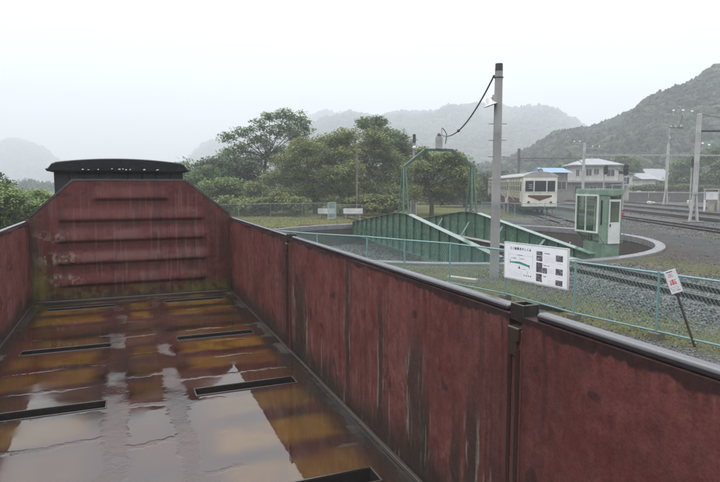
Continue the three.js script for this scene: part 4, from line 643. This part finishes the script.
function win(parent, x, y, z, w, h, frame = mWhite) { const f = obj('window', [box(w + 0.16, 0.08, 0.08, x, y + h / 2 + 0.04, z), box(w + 0.16, 0.08, 0.1, x, y - h / 2 - 0.04, z), box(0.08, h, 0.08, x - w / 2 - 0.04, y, z), box(0.08, h, 0.08, x + w / 2 + 0.04, y, z), box(0.05, h, 0.06, x, y, z)], frame, parent); obj('pane', box(w, h, 0.02, x, y, z), mGlass, f); }
{
  const mWallW = M(0.5, 0.49, 0.45, 0.8), mWallL = M(0.18, 0.165, 0.155, 0.8), mTile = M(0.17, 0.18, 0.2, 0.4);
  const H = thing('two_storey_house', 'two storey white house with a grey hipped roof behind the green cabin', 'house', at(591, 184, 100).setY(0).toArray(), -0.12);
  obj('lower_wall', box(7.6, 3.1, 7, 0, 1.55, 0), mWallL, H); obj('upper_wall', box(7.0, 2.75, 6.4, -0.05, 4.4, 0), mWallW, H); obj('lower_roof', hipRoof(7.6, 7, 0.7, 0.7, 4.5).translate(0, 3.06, 0), mTile, H);
  obj('roof', hipRoof(7.0, 6.4, 1.15, 0.75, 2.2).translate(-0.05, 5.85, 0), mTile, H);
  win(H, -3.1, 4.5, 3.22, 0.5, 1.1); win(H, -1.3, 4.6, 3.22, 0.9, 1.1); win(H, -0.1, 4.7, 3.22, 0.8, 0.9); win(H, 2.2, 4.5, 3.22, 1.2, 1.1); win(H, -2.9, 1.7, 3.52, 1.3, 1.2, mGrey); win(H, -0.6, 1.5, 3.52, 1.0, 1.5, mGrey); win(H, 2.0, 1.7, 3.52, 1.3, 1.2, mGrey);
  obj('finial', [new THREE.ConeGeometry(0.2, 0.5, 8).translate(-0.05, 7.2, 0)], mTile, H);
  obj('side_wing', box(2.2, 4.3, 5, 4.7, 2.15, 0.4), mWallW, H); obj('wing_roof', extr([[-0.5, 0], [2.7, -0.9], [2.7, -0.72], [-0.5, 0.2]], 5.8).translate(3.4, 5.05, -2.5), mTile, H); win(H, 4.8, 3.2, 2.93, 1.0, 1.1);
  obj('porch', [box(3.2, 0.12, 1.6, 3.6, 2.5, 3.9), box(0.12, 2.45, 0.12, 2.1, 1.22, 4.6), box(0.12, 2.45, 0.12, 5.1, 1.22, 4.6)], mGrey, H);
  const low = (px, d, w, h, rh, wall, roof, label, turn = 0) => { const o = thing('house', label, 'house', at(px, 184, d).setY(0).toArray(), turn); obj('wall', box(w, h, 6, 0, h / 2, 0), wall, o); obj('roof', gable(6, w, rh, 0.6).rotateY(Math.PI / 2).translate(0, h, 0), roof, o); win(o, -w * 0.25, h * 0.55, 3.03, 1.2, 1.1, mGrey); win(o, w * 0.2, h * 0.55, 3.03, 1.4, 1.2, mGrey); return o; };
  low(651, 128, 7, 3.4, 2.6, mWallL, mTile, 'low house with a grey tiled gable roof right of the two storey house', 0.5); low(673, 140, 8, 3.6, 2.4, M(0.2, 0.17, 0.15, 0.8), mTile, 'brown walled house with a wide grey roof beside the green trees', -0.25); low(638, 115, 3, 3.6, 1.2, mWallW, mTile, 'small white walled house at the edge of the bushes', 0.2);
  low(549, 92, 3.2, 4.4, 0.8, mWallL, M(0.1, 0.2, 0.34, 0.4), 'shed with a bright blue roof behind the train front', 0.1);
  // retaining wall, hedge on it
  const a = at(629, 184, 88).setY(0), b = at(760, 184, 80).setY(0), W = thing('platform_wall', 'long dark stained concrete wall beyond the yard tracks, below the hedge', 'wall', a.toArray()), d = b.clone().sub(a), n = Math.floor(d.length() / 2.6);
  for (let k = 0; k < n; k++) obj('wall_panel', beam(d.clone().multiplyScalar((k + 0.01) / n).setY(0.62), d.clone().multiplyScalar((k + 0.985) / n).setY(0.62), 0.3 + rr(-0.01, 0.01), 1.4), M(0.09, 0.085, 0.08, 0.85), W); obj('wall_coping', beam(V(0, 1.4, 0), d.clone().setY(1.4), 0.45, 0.14), M(0.26, 0.26, 0.25, 0.7), W);
  const tk = at(712, 184, 56).setY(0), K = thing('platform_hut', 'small white notice panel and grey boxes on posts at the platform end', 'notice board', tk.toArray(), -0.2);
  obj('panel', box(1.05, 0.75, 0.08, 0, 1.5, 0.1, 0, 0.01), mWhite, K); for (const s of [-0.62, 0.62, 1.3]) obj('post', box(0.09, 2.2, 0.09, s, 1.1, 0), mPoleWhite, K); obj('cross_rail', box(2.2, 0.08, 0.08, 0.35, 2.15, 0), mPoleWhite, K); obj('cabinet', [box(0.5, 1.0, 0.4, 0.1, 0.5, -0.3, 0, 0.02), box(0.5, 1.0, 0.4, 0.75, 0.5, -0.3, 0, 0.02)], M(0.3, 0.27, 0.22, 0.7), K); obj('white_post', box(0.14, 1.1, 0.14, -0.62, 0.55, 0.12, 0, 0.01), mWhite, K);
  for (const [px, y, w, lab] of [[649, 204.5, 0.5, 'pale sack lying at the foot of the dark wall, left one'], [653, 204, 0.35, 'smaller pale block right of the sack by the dark wall'], [690, 205, 0.7, 'beige rounded boulder behind the nearest catenary pole']]) { const p = gnd(px, y); tag(obj('stone_block', new RoundedBoxGeometry(w, w * 0.9, w, 3, w * 0.25).translate(0, w * 0.42, 0), M(0.45, 0.42, 0.34, 0.85)), lab, 'block').position.copy(p); }
}

// ---------------------------------------------------------------- trees and plants
const mLeaf = new THREE.MeshPhysicalMaterial({ vertexColors: true, roughness: 0.9, side: THREE.DoubleSide, transmission: 0.35, thickness: 0, specularIntensity: 0.5 });
const mLimb = M(0.05, 0.042, 0.035, 0.9);
function leafGeo(clumps, n, size, cols, spread = 0.3, per = 16) {
  const pos = [], nor = [], col = [], idx = [], tot = clumps.reduce((s, c) => s + c.r[0] * c.r[1] * (c.w ?? 1), 0);
  for (const c of clumps) {
    const k = Math.max(1, Math.round(2.1 * n * c.r[0] * c.r[1] * (c.w ?? 1) / tot / per));
    for (let i = 0; i < k; i++) {
      const th = rr(0, 6.283), z = rr(-1, 1), q = Math.sqrt(1 - z * z), rad = Math.pow(rnd(), 0.42) * (1 + 0.25 * (rnd() - 0.4));
      const cx = c.c.x + c.r[0] * rad * q * Math.cos(th), cy = c.c.y + c.r[1] * rad * z, cz = c.c.z + c.r[2] * rad * q * Math.sin(th), kk = rr(0, 1), tone = rr(0.65, 1.3);
      const dirA = th + rr(-0.8, 0.8);
      for (let j = 0; j < per; j++) {
        const L = rr(-1, 1) * spread * 1.6, x = cx + L * Math.cos(dirA) + rr(-1, 1) * spread * 0.7, y = cy + rr(-1, 1) * spread * 0.5 - Math.abs(L) * 0.25, zz = cz + L * Math.sin(dirA) + rr(-1, 1) * spread * 0.7;
        const s = size * rr(0.6, 1.25), a = rr(0, 6.283), el = rr(-0.9, 0.5), ux = Math.cos(a) * Math.cos(el), uy = Math.sin(el), uz = Math.sin(a) * Math.cos(el), b = rr(-0.9, 0.9);
        let vx = -Math.sin(a) * Math.cos(b), vy = Math.sin(b), vz = Math.cos(a) * Math.cos(b);
        let nx = uy * vz - uz * vy, ny = uz * vx - ux * vz, nz = ux * vy - uy * vx; const nl = Math.hypot(nx, ny, nz) || 1; nx /= nl; ny /= nl; nz /= nl;
        const B = pos.length / 3; pos.push(x - ux * s, y - uy * s, zz - uz * s, x + vx * s * 0.5, y + vy * s * 0.5, zz + vz * s * 0.5, x + ux * s, y + uy * s, zz + uz * s, x - vx * s * 0.5, y - vy * s * 0.5, zz - vz * s * 0.5);
        const p = mixc(cols[0], cols[1], clamp(kk + rr(-0.2, 0.2))), t2 = tone * rr(0.8, 1.2); for (let m = 0; m < 4; m++) { nor.push(nx, ny, nz); col.push(p[0] * t2 * 1.12, p[1] * t2 * 1.18, p[2] * t2 * 1.15); }
        idx.push(B, B + 2, B + 1, B, B + 3, B + 2);
      }
    }
  }
  const g = new THREE.BufferGeometry(); g.setAttribute('position', new THREE.Float32BufferAttribute(pos, 3)); g.setAttribute('normal', new THREE.Float32BufferAttribute(nor, 3)); g.setAttribute('color', new THREE.Float32BufferAttribute(col, 3)); g.setIndex(idx); return g;
}
// clumps as [px, py, radius across, radius up] in picture points at the tree's depth; trunk from its foot to a fork
function tree(name, label, depth, foot, fork, tr, clumps, n, size, cols, o = {}) {
  const B = at(foot, 184, depth).setY(0), T = thing(name, label, o.cat ?? 'tree', B.toArray(), 0, o.group), k = depth / 577;
  const C = clumps.map(([px, py, rx, ry, w]) => { const p = at(px, py, depth).sub(B); p.z += rr(-1, 1) * (o.deep ?? 1.6); return { c: p, r: [rx * k, ry * k, (rx + ry) / 2 * k * 1.1], w }; });
  if (tr) {
    tr *= 0.62;
    const fk = at(fork[0], fork[1], depth).sub(B), gs = [], mid = fk.clone().multiplyScalar(0.5).add(V(rr(-0.15, 0.15), 0, rr(-0.15, 0.15)));
    gs.push(bar(V(0, -0.2, 0), mid, tr * 1.25, tr, 10), bar(mid, fk, tr, tr * 0.8, 10));
    for (const c of C) {
      const m1 = fk.clone().lerp(c.c, 0.45).add(V(rr(-0.3, 0.3), rr(0, 0.4), rr(-0.3, 0.3))), r = tr * clamp(0.28 + c.r[0] * 0.12, 0.2, 0.55); gs.push(bar(fk, m1, r, r * 0.65, 7), bar(m1, c.c, r * 0.65, r * 0.25, 6));
      for (let i = 0; i < 4; i++) { const e = c.c.clone().add(V(rr(-0.9, 0.9) * c.r[0], rr(-0.5, 0.9) * c.r[1], rr(-0.9, 0.9) * c.r[2])); gs.push(bar(m1.clone().lerp(c.c, rr(0.3, 1)), e, r * 0.28, 0.012, 5)); }
    }
    obj('trunk', gs, mLimb, T);
  }
  const cr = obj('crown', leafGeo(C, n, size, cols, o.spread ?? 0.3, o.per ?? 16), mLeaf, T, true); return T;
}
const OL = [[0.165, 0.175, 0.05], [0.095, 0.118, 0.038]], GR = [[0.1, 0.14, 0.045], [0.065, 0.1, 0.036]], DK = [[0.06, 0.085, 0.04], [0.04, 0.06, 0.03]], BR = [[0.16, 0.195, 0.06], [0.1, 0.14, 0.045]];
const grid = (x0, x1, y0, y1, dx, dy, rx, ry, j = 5) => { const out = []; for (let y = y0; y <= y1; y += dy) for (let x = x0; x <= x1; x += dx) out.push([x + rr(-j, j), y + rr(-j, j), rx * rr(0.8, 1.2), ry * rr(0.8, 1.2)]); return out; };
tree('tall_tree', 'tallest tree with a loose airy crown above the spreading olive trees', 58, 262, [266, 158], 0.26, [[284, 113, 13, 7], [299, 118, 11, 8], [268, 116, 9, 5], [262, 125, 8, 6], [246, 132, 12, 5], [230, 137, 9, 5], [226, 150, 7, 7], [241, 150, 13, 9], [262, 141, 12, 8], [281, 130, 14, 9], [297, 134, 12, 9], [305, 127, 7, 6], [252, 166, 16, 12], [233, 170, 12, 13], [274, 152, 14, 10], [222, 157, 4, 4]], 6800, 0.13, GR, { spread: 0.35 });
tree('bushy_tree', 'dense dark green tree directly under the tall airy tree', 56, 236, [236, 180], 0.18, [...grid(206, 262, 172, 204, 15, 12, 12, 10), [240, 165, 12, 8], [252, 160, 8, 6]], 11000, 0.14, DK, { deep: 2.2 });
tree('spreading_tree', 'broad spreading olive tree with a forked dark trunk left of the wooden pole', 50, 315, [313, 180], 0.28, [[290, 160, 16, 8], [308, 148, 18, 9], [330, 140, 20, 8], [345, 135, 14, 8], [298, 172, 18, 8], [272, 178, 14, 8], [322, 160, 20, 9], [345, 152, 16, 10], [336, 175, 20, 9], [310, 190, 22, 7], [280, 194, 16, 8], [262, 200, 13, 6], [340, 193, 18, 7], [352, 170, 12, 10], [255, 188, 10, 7], [325, 201, 14, 4]], 15000, 0.11, OL, { spread: 0.32, deep: 2.2 });
tree('spreading_tree', 'olive tree with rounded crown filling the space behind the wooden pole', 53, 368, [368, 178], 0.22, [[372, 136, 12, 9], [362, 150, 14, 9], [380, 148, 14, 10], [392, 160, 12, 12], [366, 165, 14, 9], [384, 176, 14, 10], [365, 185, 16, 9], [390, 192, 13, 8], [372, 200, 16, 6], [350, 188, 10, 8]], 11000, 0.12, OL, { deep: 2 });
tree('green_tree', 'fresher green bushy tree rising behind the wooden pole and arch leg', 60, 385, [383, 165], 0.22, [[366, 126, 9, 7], [378, 122, 8, 5], [380, 131, 12, 8], [394, 140, 13, 9], [405, 150, 12, 10], [386, 150, 13, 10], [402, 166, 13, 11], [410, 180, 9, 12], [395, 185, 14, 12], [362, 121, 3, 4]], 10000, 0.13, GR, { deep: 1.8 });
tree('green_tree', 'hazy green tree filling the gap behind the spreading olive trees', 68, 335, [335, 180], 0.2, [...grid(288, 352, 150, 196, 15, 12, 12, 10, 4), [320, 142, 10, 6], [340, 138, 9, 6]], 9000, 0.15, GR, { deep: 1.6 });
tree('green_tree', 'hazy green tree filling the space between the tall tree and the black van', 70, 215, [215, 190], 0.2, [...grid(186, 250, 170, 204, 14, 11, 11, 9, 4)], 7000, 0.15, GR, { deep: 1.6 });
tree('park_tree', 'olive tree with a leaning trunk on the grass, framed by the green arch', 47, 432, [428, 190], 0.27, [[430, 158, 17, 8], [448, 157, 15, 8], [460, 162, 11, 7], [418, 168, 12, 9], [440, 170, 18, 9], [462, 174, 12, 8], [424, 183, 14, 8], [448, 186, 18, 7], [468, 186, 7, 7], [440, 194, 16, 5], [414, 192, 8, 7], [425, 150, 8, 4]], 10500, 0.1, OL, { deep: 1.8, spread: 0.3 });
tree('dark_tree', 'dark green tree standing behind the right leg of the arch', 66, 465, [465, 190], 0.2, [[456, 160, 12, 8], [466, 170, 9, 9], [460, 184, 13, 10], [470, 194, 8, 9], [447, 196, 12, 8]], 6500, 0.15, DK, { deep: 1.5 });
for (const [px, depth, cl, cols, lab] of [
  [195, 52, grid(182, 214, 177, 206, 11, 10, 9, 8, 4), GR, 'green bush beside the shoulder of the red end wall'],
  [222, 50, grid(212, 238, 186, 208, 12, 9, 9, 6, 3), BR, 'light green bush behind the left end of the far fence'],
  [345, 62, grid(288, 412, 176, 209, 14, 8, 12, 7, 3), DK, 'dark undergrowth behind the trunks of the spreading trees'],
  [262, 47, [...grid(228, 300, 200, 206, 12, 6, 8, 5, 3)], OL, 'low olive growth just behind the far fence'],
  [375, 47.5, [...grid(335, 402, 200, 207, 12, 6, 8, 4, 3)], OL, 'low olive growth behind the white benches'],
  [278, 60, grid(232, 320, 178, 208, 13, 8, 12, 7, 3), GR, 'green undergrowth behind the far fence at the left'],
  [440, 75, grid(405, 480, 184, 204, 11, 8, 10, 7, 3), GR, 'green undergrowth seen through the arch behind the leaning tree'],
  [480, 80, grid(470, 500, 178, 200, 10, 9, 8, 7, 2), DK, 'dark bushes at the rear end of the train']]) tree('leafy_bush', lab, depth, px, null, 0, cl, 6500, 0.12, cols, { cat: 'bush', group: 'bushes around the turntable', deep: 1 });
for (const [px, depth, cl, n, lab] of [
  [10, 24, [[4, 205, 16, 14], [22, 198, 14, 10], [10, 222, 22, 14], [35, 214, 16, 16], [-12, 214, 16, 20], [2, 190, 8, 8]], 9000, 'bright green bush above the left wagon side'],
  [42, 27, [[40, 196, 10, 8], [48, 205, 10, 12], [30, 208, 12, 10], [56, 215, 10, 14], [40, 225, 18, 12]], 6500, 'bright green bush next to the black van']]) tree('leafy_bush', lab, depth, px, null, 0, cl, n, 0.075, BR, { cat: 'bush', group: 'bushes around the turntable', deep: 0.7, spread: 0.2 });
tree('branch_tree', 'dark leafy tree whose branch tip enters at the far left', 30, -40, [-38, 200], 0.12, [[-6, 178, 9, 4], [2, 182, 5, 3], [-25, 176, 14, 10], [-40, 190, 16, 14], [0, 175, 4, 3]], 3500, 0.09, DK, { deep: 0.5, spread: 0.2 });
for (const [px, y, rx, lab] of [[14, 188, 12, 'grey green hazy tree far beyond the bright bush, left one'], [30, 185, 10, 'grey green hazy tree far beyond the bright bushes, middle one'], [46, 187, 9, 'grey green hazy tree far away against the black van']]) tree('far_tree', lab, 230, px, [px, 196], 0.5, [[px, y, rx, 6], [px - 8, y + 6, 8, 6], [px + 8, y + 5, 8, 6]], 3000, 0.5, DK, { group: 'hazy trees far beyond the left bushes', spread: 1.1, deep: 2 });
for (const [px, depth, cl, lab] of [
  [700, 98, [[690, 168, 14, 10], [706, 158, 12, 8], [715, 170, 14, 12], [700, 180, 18, 9], [680, 180, 9, 8], [730, 160, 14, 14], [718, 152, 9, 6]], 'rounded green trees behind the nearest catenary pole'],
  [630, 122, [[628, 166, 8, 8], [634, 174, 8, 8], [622, 160, 6, 6], [640, 182, 8, 6]], 'green tree between the two storey house and the low house'],
  [663, 150, [[660, 160, 8, 6], [668, 164, 10, 7], [650, 160, 6, 6]], 'dim green trees behind the low grey roofs'],
  [560, 110, [[562, 176, 6, 8], [556, 184, 8, 6], [566, 184, 5, 9], [564, 168, 4, 4]], 'dark green tree between the train front and the house']]) tree('green_tree', lab, depth, px, [px, 186], 0.2, cl, 6500, 0.24, GR, { spread: 0.5, deep: 2 });
{ const cl = []; for (let px = 636; px < 735; px += 7) cl.push([px, 187.5 + rr(-0.6, 0.6), 5.5, 2.6]); tree('hedge', 'long clipped green hedge on top of the dark wall', 92, 690, null, 0, cl, 11000, 0.12, [[0.12, 0.13, 0.035], [0.06, 0.075, 0.025]], { cat: 'hedge', deep: 0.4, spread: 0.25 }); }

// ---------------------------------------------------------------- grass, stones, debris
{
  const gt = new THREE.BufferGeometry(), pos = [], nor = [], ix = []; for (let k = 0; k < 9; k++) { const a = rr(0, 6.28), l = rr(0.5, 1), w = 0.035, lx = Math.cos(a) * rr(0.2, 0.7), lz = Math.sin(a) * rr(0.2, 0.7), b = pos.length / 3; const ox = rr(-0.35, 0.35), oz = rr(-0.35, 0.35); pos.push(ox - w * Math.sin(a), 0, oz + w * Math.cos(a), ox + w * Math.sin(a), 0, oz - w * Math.cos(a), ox + lx, l, oz + lz); for (let j = 0; j < 3; j++) nor.push(0, 1, 0); ix.push(b, b + 1, b + 2); }
  gt.setAttribute('position', new THREE.Float32BufferAttribute(pos, 3)); gt.setIndex(ix);
  const m = new THREE.MeshPhysicalMaterial({ roughness: 0.9, side: THREE.DoubleSide, transmission: 0.3, thickness: 0 }), list = [];
  const sow = (n, x0, x1, d0, d1, s, bias) => { for (let i = 0; i < n; i++) { const x = rr(x0, x1), d = rr(d0, d1), r = Math.hypot(x - TC.x, -d - TC.z); if (r < 10.3) continue; const g = grassAmount(x, -d); if (rnd() < g * bias) list.push([x, d, s * rr(0.5, 1.4)]); } };
  sow(26000, -3, 9, 5.5, 20, 0.07, 0.9); sow(22000, 4, 16, 8, 22, 0.06, 0.7); sow(40000, 9, 25, 14, 40, 0.075, 0.9); sow(30000, -16, 12, 34, 52, 0.16, 0.9);
  const im = new THREE.InstancedMesh(gt, m, list.length), m4 = new THREE.Matrix4(), q = new THREE.Quaternion(), c = new THREE.Color();
  list.forEach(([x, d, s], i) => { q.setFromAxisAngle(UP, rr(0, 6.28)); m4.compose(V(x, -0.01, -d), q, V(s, s * rr(0.6, 1.2), s)); im.setMatrixAt(i, m4); const k = rr(0.6, 1.3), y = rnd(); im.setColorAt(i, c.setRGB(lerp(0.09, 0.26, y) * k, lerp(0.13, 0.23, y) * k, lerp(0.03, 0.08, y) * k)); });
  im.name = 'grass'; scene.add(im); tag(im, 'short green and straw coloured grass tufts around the pit and fence', 'grass', null, 'stuff');
}
{
  const st = new THREE.IcosahedronGeometry(1, 0), p = st.attributes.position; for (let i = 0; i < p.count; i++) { const k = 0.7 + 0.6 * hash(Math.round(p.getX(i) * 9), Math.round(p.getY(i) * 9) + 31 * Math.round(p.getZ(i) * 9)); p.setXYZ(i, p.getX(i) * k, p.getY(i) * k * 0.8, p.getZ(i) * k); } st.computeVertexNormals();
  const list = [];
  for (let i = 0; i < 30000; i++) { const s = rr(10.3, 26), t = (rnd() + rnd() + rnd() - 1.5) * 2.6, w = axisPt(s, t); if (Math.abs(Math.abs(t) - 0.566) < 0.06 && rnd() < 0.8) continue; if (w.x < fenceX(-w.z) + 0.1) continue; list.push([w.x, w.z, rr(0.014, 0.034)]); }
  for (let i = 0; i < 26000; i++) { const x = rr(1, 13), d = rr(5.5, 22); if (Math.hypot(x - TC.x, -d - TC.z) < 10.3 || rnd() < grassAmount(x, -d) * 0.8) continue; list.push([x, -d, rr(0.006, 0.02)]); }
  const pitStones = []; for (let i = 0; i < 16000; i++) { const a = rr(0, 6.283), r = Math.sqrt(rnd()) * 9.4; pitStones.push([TC.x + r * Math.cos(a), TC.z + r * Math.sin(a), rr(0.02, 0.045), -1.13]); }
  list.push(...pitStones);
  for (let i = 0; i < 30000; i++) { const d = rr(13, 40), x = rr(9, 26); if (Math.hypot(x - TC.x, -d - TC.z) < 10.4 || x / d > 0.72 || (Math.hypot(x - TC.x, -d - TC.z) < 13.2 && tOf(x, -d) > 2.2 && rnd() < 0.93) || rnd() < grassAmount(x, -d) * 0.8) continue; list.push([x, -d, rr(0.01, 0.035) * (0.6 + 0.8 * vn(x * 0.7, d * 0.7))]); }
  for (const [x0, d0, m] of yards) for (let i = 0; i < 4500; i++) { const d = rr(28, 80), x = x0 + (d - d0) * m + (rnd() + rnd() - 1) * 1.9; if (Math.hypot(x - TC.x, -d - TC.z) < 10.4) continue; list.push([x, -d, rr(0.025, 0.05)]); }
  const im = new THREE.InstancedMesh(st, M(1, 1, 1, 0.75, { map: null, specularIntensity: 0.5 }), list.length), m4 = new THREE.Matrix4(), q = new THREE.Quaternion(), e = new THREE.Euler(), c = new THREE.Color();
  list.forEach(([x, z, s, y0 = 0], i) => { q.setFromEuler(e.set(rr(0, 6), rr(0, 6), rr(0, 6))); m4.compose(V(x, y0 + s * 0.4, z), q, V(s, s, s)); im.setMatrixAt(i, m4); const k = rr(0.03, 0.155), w = rr(0.94, 1.1); im.setColorAt(i, c.setRGB(k * w, k, k * (2.05 - w))); });
  im.name = 'ballast'; scene.add(im); tag(im, 'loose grey ballast stones along the tracks and the fence', 'gravel', null, 'stuff');
}
{
  const plank = (px, y, len, turn, label, m) => { const p = gnd(px, y), o = obj('timber_plank', box(len, 0.1, 0.2, 0, 0.05, 0, 0, 0.012), m); o.position.copy(p); o.rotation.y = turn; tag(o, label, 'plank'); };
  plank(546, 309, 0.75, -0.75, 'dark old sleeper end lying under the fence below the board', M(0.035, 0.03, 0.028, 0.7)); plank(462, 281, 0.9, -0.75, 'pale weathered plank lying on the grass left of the concrete pole', M(0.34, 0.33, 0.27, 0.8));
  plank(284, 228.5, 0.9, -0.1, 'dark timber lying on the far rim of the pit, left of the gate', M(0.06, 0.05, 0.04, 0.8)); plank(306, 226, 0.8, -0.1, 'dark timber lying on the far rim of the pit, near the gate', M(0.06, 0.05, 0.04, 0.8));
}

renderer.render(scene, camera);
